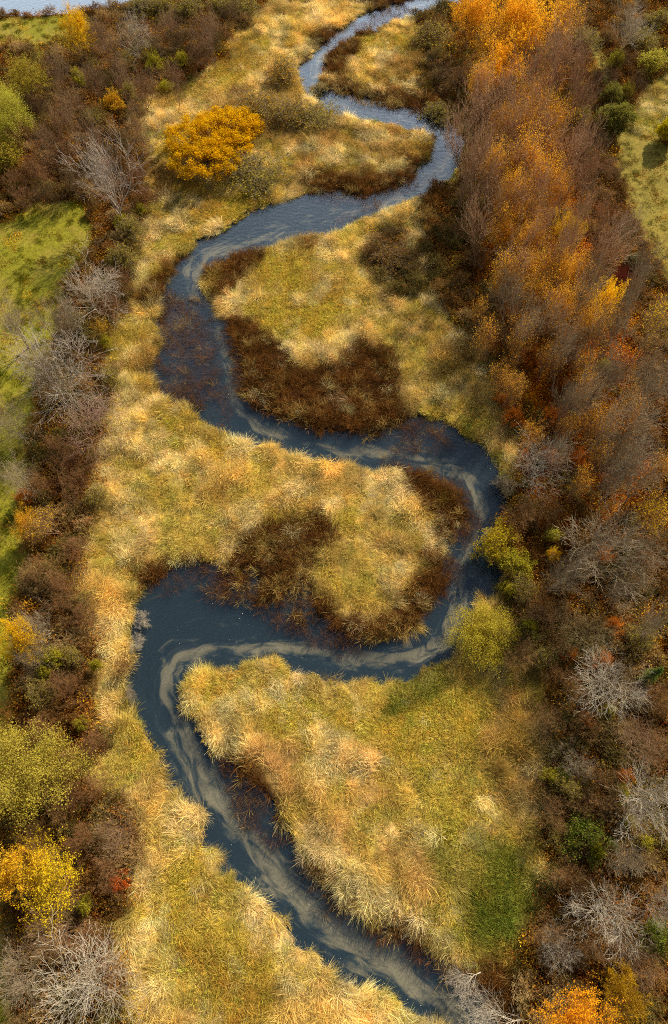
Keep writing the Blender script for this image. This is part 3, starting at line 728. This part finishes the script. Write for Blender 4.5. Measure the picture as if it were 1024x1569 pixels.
def col_brush(a, b, c, rs):
    n_ = len(a); o = rs.rand(n_)[:, None]
    base = np.where(o < .3, lin(196, 150, 30), np.where(o < .5, lin(150, 140, 44), np.where(o < .72, lin(186, 96, 26), lin(122, 92, 44))))
    return base*(.55+.6*rs.rand(n_))[:, None]
build_scatter('undergrowth', 1.05, 5, {'wood': .66, 'brush': .6, 'litter': .18}, brushes, 'tangled brown bramble and brush undergrowth below the trees', lambda a, b, rs: .55+.6*rs.rand(len(a)), col_brush, leanrot=False, twigfun=tw_fun, gap=.6)
#TREES
# ------------------------------------------------------------------ trees and shrubs, each a thing of its own
TP = {}
BARE = dict(H=12, trunk=.30, nlimb=4, ang=(28, 55), up=.22, depth=4, kids=(5, 6, 5, 4), r0=.22, wig=.11, ratio=.68)
for i in range(4):
    TP['bare%d' % i] = tree_meshes('bare%d' % i, 500+i, tw=1.6, **dict(BARE, ang=((20, 38), (26, 50), (22, 42), (30, 56))[i], up=(.28, .15, .3, .1)[i]))
for i in range(3):
    TP['tall%d' % i] = tree_meshes('tall%d' % i, 520+i, tw=2.0, **dict(BARE, H=15, trunk=.42, ang=(18, 38), up=.35, nlimb=3, kids=(6, 5, 4, 3), r0=.30))
for i in range(3):
    TP['multi%d' % i] = tree_meshes('multi%d' % i, 540+i, tw=1.3, H=6, trunk=.4, nlimb=2, ang=(20, 50), up=.15, depth=4, kids=(3, 5, 5, 4), r0=.07, wig=.2, stems=5)
for i in range(3):
    TP['leaf%d' % i] = tree_meshes('leaf%d' % i, 560+i, leaf=True, leaf_n=10000, leaf_size=.19, cluster=.20, tw=1.1, **dict(BARE, H=11, kids=(6, 5, 5, 3), ang=(25, 58), up=.2))
for i in range(2):
    TP['sparse%d' % i] = tree_meshes('sparse%d' % i, 580+i, leaf=True, leaf_n=1500, leaf_size=.20, cluster=.2, tw=1.25, **dict(BARE, H=12, trunk=.36, ang=(20, 45), up=.28))
for i in range(2):
    TP['veil%d' % i] = tree_meshes('veil%d' % i, 590+i, leaf=True, leaf_n=6500, leaf_size=.2, cluster=.45, tw=1.25, **dict(BARE, H=12, trunk=.3, ang=(20, 45), up=.28))
for i in range(2):
    TP['lshrub%d' % i] = tree_meshes('lshrub%d' % i, 600+i, leaf=True, leaf_n=3800, leaf_size=.17, cluster=.2, tw=1.1, H=4, trunk=.4, nlimb=2, ang=(20, 55), up=.1, depth=4, kids=(3, 4, 4, 3), r0=.06, wig=.2, stems=5)
for i in range(2):
    TP['olive%d' % i] = tree_meshes('olive%d' % i, 620+i, leaf=True, leaf_n=1700, leaf_size=.15, cluster=.15, tw=1.3, H=4, trunk=.4, nlimb=2, ang=(25, 60), up=.12, depth=4, kids=(3, 5, 5, 3), r0=.06, wig=.2, stems=7)

def bush_meshes(name, seed, lobes, n, size, clump=.28, nclump=300, wisp=0.):
    """a rounded crown: leaf clumps over several lobes, stems below"""
    rs = np.random.RandomState(seed); P = []
    vol = np.array([l[3]**2 for l in lobes]); vol = vol/vol.sum()
    cl = rs.choice(len(lobes), nclump, p=vol)
    Lb = np.array(lobes)
    d = rs.randn(nclump, 3); d[:, 2] = np.abs(d[:, 2])*.9-.15*rs.rand(nclump); d /= np.linalg.norm(d, axis=1)[:, None]
    rad = (.72+.3*rs.rand(nclump))[:, None]
    cc = Lb[cl, :3]+d*rad*np.stack([Lb[cl, 3], Lb[cl, 3], Lb[cl, 4]], 1)
    cc[:, 2] = np.maximum(cc[:, 2], .3)
    k = rs.randint(0, nclump, n); off = rs.randn(n, 3)*clump
    if wisp: off += d[k]*(rs.rand(n, 1)*wisp)
    P = cc[k]+off; P[:, 2] = np.maximum(P[:, 2], .15)
    V, F = leaves(rs, P, size)
    tc = rs.rand(nclump, 1)[k]*.35; t = rs.rand(n, 1)*.45+tc
    tint = np.concatenate([.68+.6*t, .64+.62*t+.10*(rs.rand(n, 1)-.5), .7+.5*rs.rand(n, 1)], 1)
    lm = mesh_np(name+'_leaves', V, F, M_leaf, [('vc', 'FLOAT_COLOR', np.repeat(tint, 4, 0))])
    S = []; S2 = []
    for j in rs.choice(nclump, 70, replace=False):
        l = Lb[cl[j]]; b = np.array([l[0]*.35+rs.randn()*.1, l[1]*.35+rs.randn()*.1, -.2]); e = cc[j]; mid = b*.45+e*.55+np.array([0, 0, -.1*l[4]])
        S.append((*b, *mid, .07, .045)); S2.append((*mid, *e, .045, .015))
        for q in range(4):
            S2.append((*(mid*(.7-.15*q)+e*(.3+.15*q)), *(e+rs.randn(3)*clump*1.6), .02, .008))
    V, F = tubes(np.array(S), 5); tm = mesh_np(name+'_trunk', V, F, M_bark)
    V, F = tubes(np.array(S2), 3); wm = mesh_np(name+'_twigs', V, F, M_bark)
    return dict(trunk=tm, twigs=wm, leaves=lm, H=max(l[2]+l[4] for l in lobes), R=max(math.hypot(l[0], l[1])+l[3] for l in lobes))
TP['dome0'] = bush_meshes('dome0', 700, [(-3.6, -1.0, 1.6, 3.0, 2.6), (-1.2, 1.2, 2.2, 3.4, 3.0), (2.0, .8, 2.0, 3.2, 2.6), (4.2, .2, 1.4, 2.6, 2.2), (-2.4, -2.6, 1.2, 2.4, 2.2), (.6, -1.4, 1.4, 2.4, 2.2)], 46000, .14, .22, 430)
TP['dome1'] = bush_meshes('dome1', 701, [(-1.2, 0, 1.8, 1.9, 2.0), (1.1, .5, 2.0, 1.9, 2.2), (.2, -1.1, 1.3, 1.7, 1.6)], 12000, .17, .22, 240)
TP['willow0'] = bush_meshes('willow0', 702, [(-2.2, .8, 2.6, 1.5, 2.0), (-.4, 1.6, 3.4, 1.8, 2.2), (1.6, 1.0, 3.0, 1.5, 2.4), (.2, -.8, 2.8, 1.7, 2.2), (2.6, -1.0, 2.0, 1.2, 1.6), (-2.6, -1.4, 1.8, 1.2, 1.5), (-.6, -2.6, 1.5, 1.1, 1.3), (1.2, -2.2, 1.7, .9, 1.3)], 24000, .12, .36, 150, 1.8)
TP['willow1'] = bush_meshes('willow1', 703, [(-2.8, .6, 4.2, 1.8, 2.4), (-.6, 2.0, 5.0, 1.9, 2.6), (1.6, .6, 5.2, 1.8, 2.6), (3.2, -.6, 3.8, 1.6, 2.2), (-1.2, -1.2, 4.2, 1.9, 2.4), (.8, -2.4, 3.2, 1.6, 2.0), (-3.4, -1.8, 3.0, 1.3, 1.8), (2.2, 2.6, 3.6, 1.3, 1.8)], 30000, .12, .42, 170, 2.0)
def conifer_meshes(name, seed):
    rs = np.random.RandomState(seed); H = 6.; P = []; S = [(0, 0, -.2, 0, 0, H*.95, .12, .02)]; S2 = []
    for t in range(26):
        z = .5+(H-.7)*t/26; r = 1.5*(1-z/H)+.12
        for k in range(7):
            a = rs.rand()*6.28; e = np.array([math.cos(a)*r, math.sin(a)*r, z-.15*r])
            S2.append((0, 0, z+.1, *e, .022, .008))
            for q in range(22): P.append(np.array([0, 0, z])*(1-q/22)+e*(q/22)+rs.randn(3)*.07)
    V, F = leaves(rs, np.array(P), .13); n_ = len(P); t = rs.rand(n_, 1)
    lm = mesh_np(name+'_leaves', V, F, M_leaf, [('vc', 'FLOAT_COLOR', np.repeat(np.concatenate([.7+.6*t]*3, 1), 4, 0))])
    V, F = tubes(np.array(S), 6); tm = mesh_np(name+'_trunk', V, F, M_bark)
    V, F = tubes(np.array(S2), 3); wm = mesh_np(name+'_twigs', V, F, M_bark)
    return dict(trunk=tm, twigs=wm, leaves=lm, H=H, R=1.5)
TP['conifer0'] = conifer_meshes('conifer0', 710)

GREY = lin(168, 148, 114); PALE = lin(194, 178, 148); MAUVE = lin(156, 122, 86); BROWN = lin(156, 116, 66); RED = lin(150, 106, 62); DARK = lin(116, 88, 50); OLIVEB = lin(146, 126, 78)
YEL = lin(244, 196, 26); ORG = lin(244, 178, 36); LIME = lin(190, 180, 60); OLV = lin(168, 148, 44); GRNL = lin(112, 122, 36); SAFF = lin(234, 184, 36); CRIM = lin(150, 66, 46); GREENY = lin(168, 158, 36)
def c4(c): return (float(c[0]), float(c[1]), float(c[2]), 1.0)
NAME = {'bare': ('bare_tree', 'tree'), 'tall': ('bare_tree', 'tree'), 'multi': ('bare_shrub', 'shrub'), 'leaf': ('leafy_tree', 'tree'), 'sparse': ('thinning_tree', 'tree'), 'veil': ('golden_tree', 'tree'),
        'lshrub': ('leafy_shrub', 'shrub'), 'olive': ('twiggy_shrub', 'shrub'), 'dome': ('round_bush', 'bush'), 'willow': ('willow', 'tree'), 'conifer': ('conifer', 'tree')}
PLACED = []
rt = random.Random(77)
def plant(kind, px, py, rpx, h, bark, leafc, label, group=None, yaw=None, tilt=0):
    base = kind.rstrip('0123456789')
    if base == kind:
        opts = [k for k in TP if k.rstrip('0123456789') == base]; kind = rt.choice(opts)
    P = TP[kind]; nm, cat = NAME[base]
    zc = h*(.62 if base in ('bare', 'tall', 'leaf', 'sparse', 'veil') else .5)
    x, y = at(px, py, zc); x = float(x); y = float(y)
    r = rpx*depth_at(px, py, zc)/FPX
    o = bpy.data.objects.new(nm, None); C.objects.link(o)
    o.location = (x, y, float(ground_z(np.array([x]), np.array([y]))[0])-.05)
    s = r/P['R']; sz = h/P['H']
    o.scale = (s, s*rt.uniform(.92, 1.08), sz); o.rotation_euler = (tilt, 0, yaw if yaw is not None else rt.random()*6.28)
    if not tilt: o.rotation_euler.x = rt.gauss(0, .07); o.rotation_euler.y = rt.gauss(0, .07)
    tag(o, label, cat, group)
    j = rt.uniform(.88, 1.1)
    for part, me_, col in (('trunk', P['trunk'], bark*(.55 if base == 'tall' and 'pale' not in label else 1.1)), ('twigs', P['twigs'], bark), ('leaves', P['leaves'], leafc)):
        if me_ is None or col is None: continue
        q = obj(part, me_, o); q.color = c4(np.array(col)*j)
    PLACED.append((px, py, label)); return o
# (kind, photo x, photo y, crown radius in photo pixels, height m, bark, leaf colour, label, short name used to describe neighbours)
L_ = [
 ('leaf1',118,50,26,10,BROWN,YEL,'golden yellow tree among brown bare trees, just below the lawn beside the pond','the golden tree near the pond'),
 ('leaf0',42,120,34,9,DARK,OLV,'dark olive yellow tree directly below the small pond lawn','the olive tree under the pond lawn'),
 ('willow1',18,185,38,9,BROWN,LIME,'lime green willow on the left edge above the big left lawn','the lime willow'),
 ('lshrub0',14,245,26,5,DARK,OLV,'dull olive shrub right below the lime green willow','the dull olive shrub'),
 ('bare3',200,35,38,12,PALE,None,'pale grey tree with arching drooping limbs beside the top meadow','the pale arching tree'),
 ('lshrub1',240,97,17,4,BROWN,GREENY,'yellow green shrub at the edge of the tan upper meadow, next to its twin','the yellow twin shrubs'),
 ('lshrub0',281,95,14,3.5,BROWN,GREENY,'smaller yellow shrub nearest the tan upper meadow',None),
 ('lshrub1',174,156,17,4,BROWN,SAFF,'round yellow ochre shrub above the large grey bare tree','the ochre shrub'),
 ('lshrub0',120,122,11,4,BROWN,GREENY,'small yellow green shrub amid mauve bare trees at top left',None),
 ('bare0',165,268,72,16,lin(176, 158, 136),None,'large isolated grey bare tree at the corner of the left lawn','the large grey tree by the lawn corner'),
 ('bare3',130,435,58,11,lin(196, 178, 150),None,'wide spreading bare tree overhanging the lower part of the left lawn','the spreading tree over the lawn'),
 ('bare1',50,560,84,13,lin(200, 184, 158),None,'broadest grey bare tree on the left edge, over the lawn','the broadest grey tree'),
 ('bare3',118,645,60,10,lin(186, 148, 118),None,'reddish brown bare tree with pale limbs left of the middle meadow','the reddish bare tree'),
 ('sparse0',150,510,22,5,BROWN,YEL,'small half bare tree with few yellow leaves beside the reed bank','the small yellow speckled tree'),
 ('lshrub1',162,525,10,3,BROWN,GREENY,'tiny yellow green shrub at the reed bank below the spreading lawn tree',None),
 ('sparse1',82,800,38,7,MAUVE,SAFF,'pinkish twiggy tree dotted with orange leaves by the narrow lawn strip','the pinkish speckled tree'),
 ('leaf2',38,800,22,6,BROWN,lin(240,184,40),'small orange yellow tree on the edge of the narrow lawn strip','the small orange tree'),
 ('multi0',62,875,34,5,BROWN,None,'brown bare bush below the pinkish speckled tree',None),
 ('leaf1',10,990,34,10,BROWN,YEL,'bright golden yellow tree cut by the left edge','the bright golden tree at the left edge'),
 ('bare2',58,950,36,9,GREY,None,'grey bare tree just right of the bright golden edge tree',None),
 ('bare1',52,1010,32,8,GREY,None,'drooping grey bare tree under the golden edge tree',None),
 ('lshrub0',84,1005,20,4,BROWN,GREENY,'yellow green bush in brown thicket left of the river corner','the yellow green thicket bush'),
 ('willow1',38,1185,80,9,BROWN,lin(186,166,60),'very large pale olive willow filling the lower left edge','the large olive willow'),
 ('bare1',48,1285,34,7,BROWN,None,'brown bare tree between the olive willow and the yellow edge tree',None),
 ('bare3',176,1268,38,6,MAUVE,None,'mauve bare tree at the lower left meadow border','the mauve border tree'),
 ('leaf0',14,1345,46,9,BROWN,SAFF,'deep golden tree cut by the lower left edge','the deep golden edge tree'),
 ('leaf2',88,1350,60,8,BROWN,lin(206,176,28),'yellow green tree touching the deep golden edge tree','the yellow green leafy tree'),
 ('bare1',78,1420,48,9,MAUVE,None,'mauve grey bare tree just under the yellow green leafy tree',None),
 ('bare3',105,1530,92,12,PALE,None,'largest pale whitish bare tree at the bottom left corner','the pale corner tree'),
 ('lshrub1',186,1345,18,2.5,BROWN,lin(206,96,24),'small rusty orange shrub beside the lower left meadow','the rusty orange shrub'),
 ('lshrub0',132,1388,13,3,BROWN,GREENY,'small lime shrub between the mauve tree and rusty shrub',None),
 ('dome0',328,214,98,5.8,BROWN,lin(228,176,18),'big rounded golden yellow bush in the upper meadow','the big golden bush'),
 ('olive0',392,262,52,3.6,OLIVEB,OLV,'grey olive twiggy bush overlapping the big golden bush toward the river','the grey olive bush'),
 ('olive1',434,108,32,4,OLIVEB,lin(196,150,30),'ochre bush leaning over the narrow upper river','the ochre river bush'),
 ('olive0',392,158,34,3.6,OLIVEB,lin(190,146,30),'ochre speckled bush just above the big golden bush',None),
 ('olive1',440,170,38,4,OLIVEB,lin(176,136,34),'larger ochre brown bush between the golden bush and the upper river',None),
 ('olive0',490,175,34,3,OLIVEB,OLV,'low olive brown bush at the river elbow in the upper meadow',None),
 ('multi1',365,145,20,3,BROWN,None,'little brown bare bush above the big golden bush',None),
 ('olive1',490,128,16,2.5,GREY,OLV,'thin grey bush standing in the upper river water',None),
 ('olive1',600,392,44,2.2,DARK,lin(122,92,28),'dark brown bramble mound in the upper loop meadow','the dark bramble mound'),
 ('olive0',660,52,34,3.5,DARK,OLV,'dark olive bush at the top, left of the orange trees','the dark olive top bush'),
 ('multi2',690,110,30,4,BROWN,None,'brown bare bush between the top meadow and orange trees',None),
 ('olive1',672,165,26,3,OLIVEB,OLV,'olive bush above the hooked river bend','the olive bush by the hooked bend'),
 ('lshrub1',765,828,34,5,BROWN,lin(184,160,28),'yellow green leafy tree shading the river at the right bend','the shading river tree'),
 ('lshrub0',790,862,26,4,BROWN,GREENY,'green bush right behind the yellow green river tree',None),
 ('lshrub0',846,822,12,4,BROWN,LIME,'tiny bright lime sapling right of the river tree',None),
 ('lshrub1',848,852,11,3.5,BROWN,YEL,'tiny yellow sapling below the lime sapling',None),
 ('willow0',742,978,46,3.2,BROWN,lin(184,164,48),'soft yellow willow bush leaning into the right river bend','the yellow willow'),
 ('leaf0',722,18,34,12,BROWN,ORG,'leftmost orange tree of the group at the top edge','the leftmost orange tree'),
 ('leaf1',765,28,42,14,DARK,lin(246,180,34),'orange tree with thin dark trunks at the top edge','the orange trunked tree'),
 ('leaf2',820,48,46,14,DARK,lin(248,188,40),'tall orange yellow tree with dark forked limbs at the top','the forked orange tree'),
 ('leaf0',775,100,38,11,DARK,lin(244,180,34),'golden orange tree below the two orange top trees',None),
 ('leaf0',866,352,26,10,BROWN,YEL,'bright yellow tree beside mauve bare trees in the right wood','the bright yellow wood tree'),
 ('leaf1',912,462,30,11,DARK,lin(250,200,30),'tall bright golden tree with dark leaning trunks','the bright leaning golden tree'),
 ('multi0',948,432,26,6,CRIM,None,'crimson twigged shrub beside the bright leaning golden tree','the crimson shrub'),
 ('sparse0',1000,500,42,12,GREY,YEL,'grey tree dotted with yellow leaves near the right edge','the yellow dotted edge tree'),
 ('sparse1',1003,770,38,11,MAUVE,YEL,'mauve tree with scattered orange yellow leaves on the right edge','the orange dotted edge tree'),
 ('sparse0',905,660,46,10,MAUVE,ORG,'bare tree with orange leaves low in its crown, mid right wood','the orange speckled wood tree'),
 ('bare3',828,706,54,9,PALE,None,'pale forked bare tree just right of the widest river bend','the pale forked tree'),
 ('bare0',915,835,78,13,GREY,None,'huge grey bare tree with thick leaning trunk in the right wood','the huge leaning grey tree'),
 ('bare1',905,960,48,8,OLIVEB,None,'olive grey bare tree below the huge leaning one',None),
 ('bare3',950,1050,68,11,PALE,None,'pale bare tree with fanned white limbs, right of the yellow willow','the fanned white tree'),
 ('conifer0',998,1035,18,6,BROWN,lin(92,112,44),'lone small green conifer near the right edge','the green conifer'),
 ('bare1',975,1128,48,9,MAUVE,None,'mauve bare tree below the fanned white tree',None),
 ('multi1',880,1165,34,4,GREY,None,'low grey bare bush at the right end of the lower meadow',None),
 ('lshrub0',862,1192,14,2.5,BROWN,GRNL,'small fresh green shrub in the brown scrub beside the lower meadow',None),
 ('bare2',995,1238,66,12,PALE,None,'grey pink bare tree with a long pale trunk on the right edge','the pale trunked edge tree'),
 ('lshrub1',902,1288,40,3.5,DARK,GRNL,'dark green leafy bush in the lower right wood','the dark green bush'),
 ('dome1',910,1300,12,3,DARK,lin(160,150,32),'olive yellow sprig on top of the dark green bush',None),
 ('bare3',945,1388,66,10,PALE,None,'whitish bare tree with widely fanned limbs in the lower right wood','the whitish fanned tree'),
 ('bare1',1012,1390,34,9,PALE,None,'whitish pink bare tree cut by the lower right edge',None),
 ('bare2',975,1320,36,9,GREY,None,'slim grey bare tree above the whitish fanned tree',None),
 ('bare3',866,1468,38,6,PALE,None,'small whitish bare tree above the orange bottom tree',None),
 ('leaf2',880,1535,50,8,BROWN,lin(244,170,26),'bright orange tree near the bottom right corner','the orange bottom tree'),
 ('leaf0',945,1530,40,7,BROWN,lin(196,152,30),'mustard yellow tree right of the bright orange bottom tree','the mustard bottom tree'),
 ('lshrub1',950,1490,20,4,BROWN,YEL,'yellow bush between the whitish fanned tree and mustard tree',None),
 ('lshrub0',1000,1430,26,3,DARK,GRNL,'green bush under the whitish trees at the lower right edge',None),
 ('bare1',1000,1500,44,9,MAUVE,None,'mauve bare tree in the bottom right corner',None),
 ('dome1',942,185,30,5,BROWN,lin(128,122,46),'round dull green bush beside the upper right path','the round green path bush'),
 ('dome1',938,148,20,4,BROWN,lin(136,128,52),'smaller dull green bush just above the round green one',None),
 ('lshrub0',1002,98,24,4.5,BROWN,LIME,'bright lime yellow shrub near the top right corner','the lime corner shrub'),
 ('lshrub1',945,92,14,4,BROWN,GREENY,'small yellow green shrub left of the lime corner shrub',None),
 ('dome1',1028,200,22,5,BROWN,lin(200,180,24),'vivid yellow green bush cut by the upper right edge',None),
 ('bare0',966,32,34,11,PALE,None,'pale grey fanned tree near the top right corner','the pale top right tree'),
 ('multi2',930,255,28,4,RED,None,'dark reddish bare bush left of the upper right path','the dark path bush'),
 ('dome1',968,402,14,3.5,BROWN,lin(110,112,60),'little grey green bush at the lower end of the path',None),
]
for (k, px, py, r, h, bk, lc, lab, short) in L_: plant(k, px, py, r, h, bk, lc, lab)
LAND = [(e[1], e[2], e[8]) for e in L_ if e[8]]
# the many plainer trees between them: (kind, x, y, radius, height, bark, leaf colour, look)
M_ = []
def many(kind, h, bark, leafc, look, pts): 
    for p in pts: M_.append((kind, p[0], p[1], p[2], h, bark, leafc, look))
many('tall', 15, lin(200, 160, 118), None, 'slender pinkish bare tree', [(720,200,34),(725,150,30),(755,130,34),(815,110,36),(870,70,38),(905,110,30),(895,200,30),(910,260,30),(785,400,30),(840,375,32),(890,360,30),(745,330,32),(935,330,30),(825,150,34),(795,200,32),(760,285,30),(820,305,30),(720,240,28),(742,175,34),(768,225,34),(738,262,32),(795,150,34),(850,105,40),(880,150,30),(828,190,34),(862,225,32),(802,250,32),(838,290,32),(884,268,30),(772,305,32),(905,322,30),(850,335,28),(802,360,30),(925,372,32),(872,395,32)])
many('bare', 11, GREY, None, 'grey bare tree', [(18,490,46),(22,640,46),(75,500,42),(70,580,40),(30,720,36),(35,1500,50),(830,430,36),(785,445,34),(960,350,36),(900,420,30),(985,400,34),(955,490,36),(1010,600,44),(935,560,40),(880,520,34),(980,680,44),(945,735,44),(870,620,36),(1000,850,44),(965,905,42),(1015,960,36),(860,880,36)])
many('tall', 14, lin(178, 156, 120), None, 'tall pale trunked tree', [(845,470,36),(885,470,34),(925,520,36),(870,545,34),(960,560,34),(815,500,32),(990,470,34),(905,590,34),(975,640,36),(925,650,36),(1000,720,36),(955,700,34),(870,690,32),(1010,540,32),(790,470,28)])
many('multi', 5, BROWN, None, 'brown bare shrub', [(95,1225,34),(70,1135,32),(112,1165,28),(715,350,28),(740,395,28),(715,300,26),(780,520,28),(800,790,30),(840,770,32),(820,930,34),(790,1010,30),(850,985,30),(880,1060,32),(840,1100,30),(905,1110,30),(930,1210,34),(850,1250,28),(870,1350,32),(905,1235,28),(845,1420,28),(900,1440,30),(1010,1150,36),(1015,1060,30),(860,1040,26)])
many('multi', 5, RED, None, 'reddish bare shrub', [(185,1020,14),(205,265,24),(222,300,22),(110,735,34),(90,690,30),(125,700,30),(60,740,26),(120,840,28),(100,905,34),(135,940,28),(100,1060,32),(75,1110,30),(150,1140,28),(115,1220,28),(150,1200,24),(160,1340,28),(130,1290,30),(130,1440,28),(165,1510,26),(185,430,26),(178,470,22),(20,275,24),(60,265,28),(95,235,28),(30,300,24)])
many('bare', 9, MAUVE, None, 'brownish mauve bare tree', [(155,50,30),(85,95,28),(110,155,30),(140,120,30),(85,190,30),(135,200,28),(180,110,28),(170,75,26),(60,215,28),(215,130,28),(200,205,26),(235,55,28),(262,35,26),(300,60,26),(265,120,20),(320,30,24),(205,170,22)])
many('multi', 5, DARK, None, 'dark brown bare shrub', [(335,50,26),(310,85,24),(350,20,24),(280,60,26),(40,160,26),(65,165,22),(150,240,26),(110,275,26),(75,300,24),(905,215,22),(895,265,24),(925,120,24),(905,150,22),(975,130,24),(960,90,22)])
many('olive', 4, OLIVEB, OLV, 'olive brown leafy shrub', [(290,12,24),(250,10,24),(380,12,24),(340,6,22),(215,8,22),(145,180,20),(200,350,26),(185,395,26),(120,495,20),(170,580,20),(150,760,22),(110,1005,20),(60,1060,26),(900,60,26),(985,60,26),(1010,30,24),(890,180,20),(830,1010,24),(800,900,26),(775,980,18),(980,980,28),(870,1210,24)])
many('veil', 12, MAUVE, lin(238, 176, 44), 'golden orange tree', [(740,120,26),(800,180,28),(830,260,28),(790,250,26),(780,420,28),(830,440,26),(860,470,26),(900,500,26),(820,370,28),(880,420,26),(750,60,30),(850,20,34),(790,20,34),(815,140,30),(780,185,28),(842,180,26),(815,235,28),(795,285,30),(770,345,28),(820,325,28),(850,412,28),(805,400,28),(755,250,22),(870,290,22)])
many('sparse', 9, MAUVE, ORG, 'half bare orange leaved tree', [(760,520,30),(810,530,30),(880,560,28),(830,480,28),(780,590,28),(850,560,26),(900,630,28),(860,660,28),(790,490,32),(835,560,34),(800,600,32),(865,600,30),(770,560,26),(850,500,28),(820,650,28),(905,585,28),(960,620,32),(930,700,28),(880,740,28),(1010,700,28),(745,480,22)])
many('lshrub', 3, BROWN, lin(214,130,34), 'low rusty orange shrub', [(815,545,18),(850,640,20),(790,640,18),(840,700,18),(870,1005,16),(920,1010,18),(890,700,18),(930,850,16),(900,1100,14),(940,960,16),(770,610,14),(960,1190,14),(40,760,14),(160,255,10)])
many('lshrub', 3, BROWN, GREENY, 'low yellow green shrub', [(200,140,12),(255,135,12),(140,245,10),(185,340,12),(215,325,10),(75,1030,14),(125,1110,12),(150,1020,10),(810,960,14),(950,1215,14),(990,1290,16),(840,1185,12),(930,1090,12),(965,1260,14),(760,1000,12),(780,900,14),(925,560,12),(960,140,14)])
used_labels = {}
def side(dx, dy):
    a = math.degrees(math.atan2(-dy, dx)) % 360
    return ['right of', 'up and right of', 'above', 'up and left of', 'left of', 'down and left of', 'below', 'down and right of'][int((a+22.5)//45) % 8]
for e in sorted(M_, key=lambda e: (e[7], e[2])):
    k, px, py, r, h, bk, lc, look = e
    lab = None
    for (lx, ly, sh) in sorted(LAND, key=lambda l: (l[0]-px)**2+(l[1]-py)**2)[:4]:
        c_ = '%s %s %s' % (look, side(px-lx, py-ly), sh)
        if c_ not in used_labels: lab = c_; break
    if lab is None:
        lx, ly, sh = min(LAND, key=lambda l: (l[0]-px)**2+(l[1]-py)**2); lab = 'another %s %s %s' % (look, side(px-lx, py-ly), sh)
    used_labels[lab] = 1
    plant(k, px, py, r, h*rt.uniform(.85, 1.15), bk, lc, lab, look+'s of the woods')

# dead wood by and in the water
def dead(px, py, rpx, hgt_, col, label, yaw, proto='bare3', tilt=1.25, z=0, nm='fallen_tree'):
    P = TP[proto]; x, y = at(px, py, .4); r = rpx*depth_at(px, py)/FPX; s = r*2/P['H']
    o = bpy.data.objects.new(nm, None); C.objects.link(o); o.location = (float(x), float(y), z); o.scale = (s, s, s); o.rotation_euler = (tilt, 0, yaw)
    tag(o, label, 'fallen tree')
    for part in ('trunk', 'twigs'):
        q = obj(part, P[part], o); q.color = c4(col)
dead(735, 1490, 36, 1, PALE, 'bleached fallen tree with white branches lying over the bottom river bend', math.radians(-75), z=.6)
dead(800, 1562, 56, 1, PALE, 'second bleached fallen tree across the river at the bottom edge', math.radians(-85), 'bare1', z=.6)
dead(208, 950, 13, 1, PALE, 'pale dead branches hanging over the outer river corner', math.radians(85), 'multi0', z=.3, nm='dead_branches')
dead(202, 985, 12, 1, PALE, 'lower pale dead branches at the outer river corner', math.radians(75), 'multi1', z=.7, nm='dead_branches')
dead(192, 1068, 12, 1, GREY, 'grey dead branches under the reed bank below the river corner', math.radians(95), 'multi2', z=.7, nm='dead_branches')
dead(790, 745, 20, 1, GREY, 'grey dead twigs dipping into the right river bend', math.radians(-85), 'multi0', z=.6, nm='dead_branches')
dead(284, 458, 9, 1, PALE, 'bleached snag lying in the water of the upper left bend', math.radians(120), 'bare0', z=-.1, tilt=1.5, nm='snag')
# floating leaves and foam flecks
a, b, rs = jitter(.9, 9)
k = (samp(sdR, a, b) > .3) & (rs.rand(len(a)) < .05+.15*smooth(.5, .7, fbm(a, b, 4, 480, 3)))
a, b = a[k], b[k]; n_ = len(a)
V, F = leaves(rs, np.stack([a, b, np.full(n_, WATER_Z+.03)], 1), .075, .5, .93)
m, n, out = newmat('floating_leaf'); d = N(n, 'ShaderNodeBsdfDiffuse'); d.inputs[0].default_value = (.42, .36, .22, 1); n.links.new(d.outputs[0], out.inputs[0])
tag(obj('floating_leaves', mesh_np('floating_leaves', V, F, m)), 'pale fallen leaves floating on the river', 'leaves', kind='stuff')
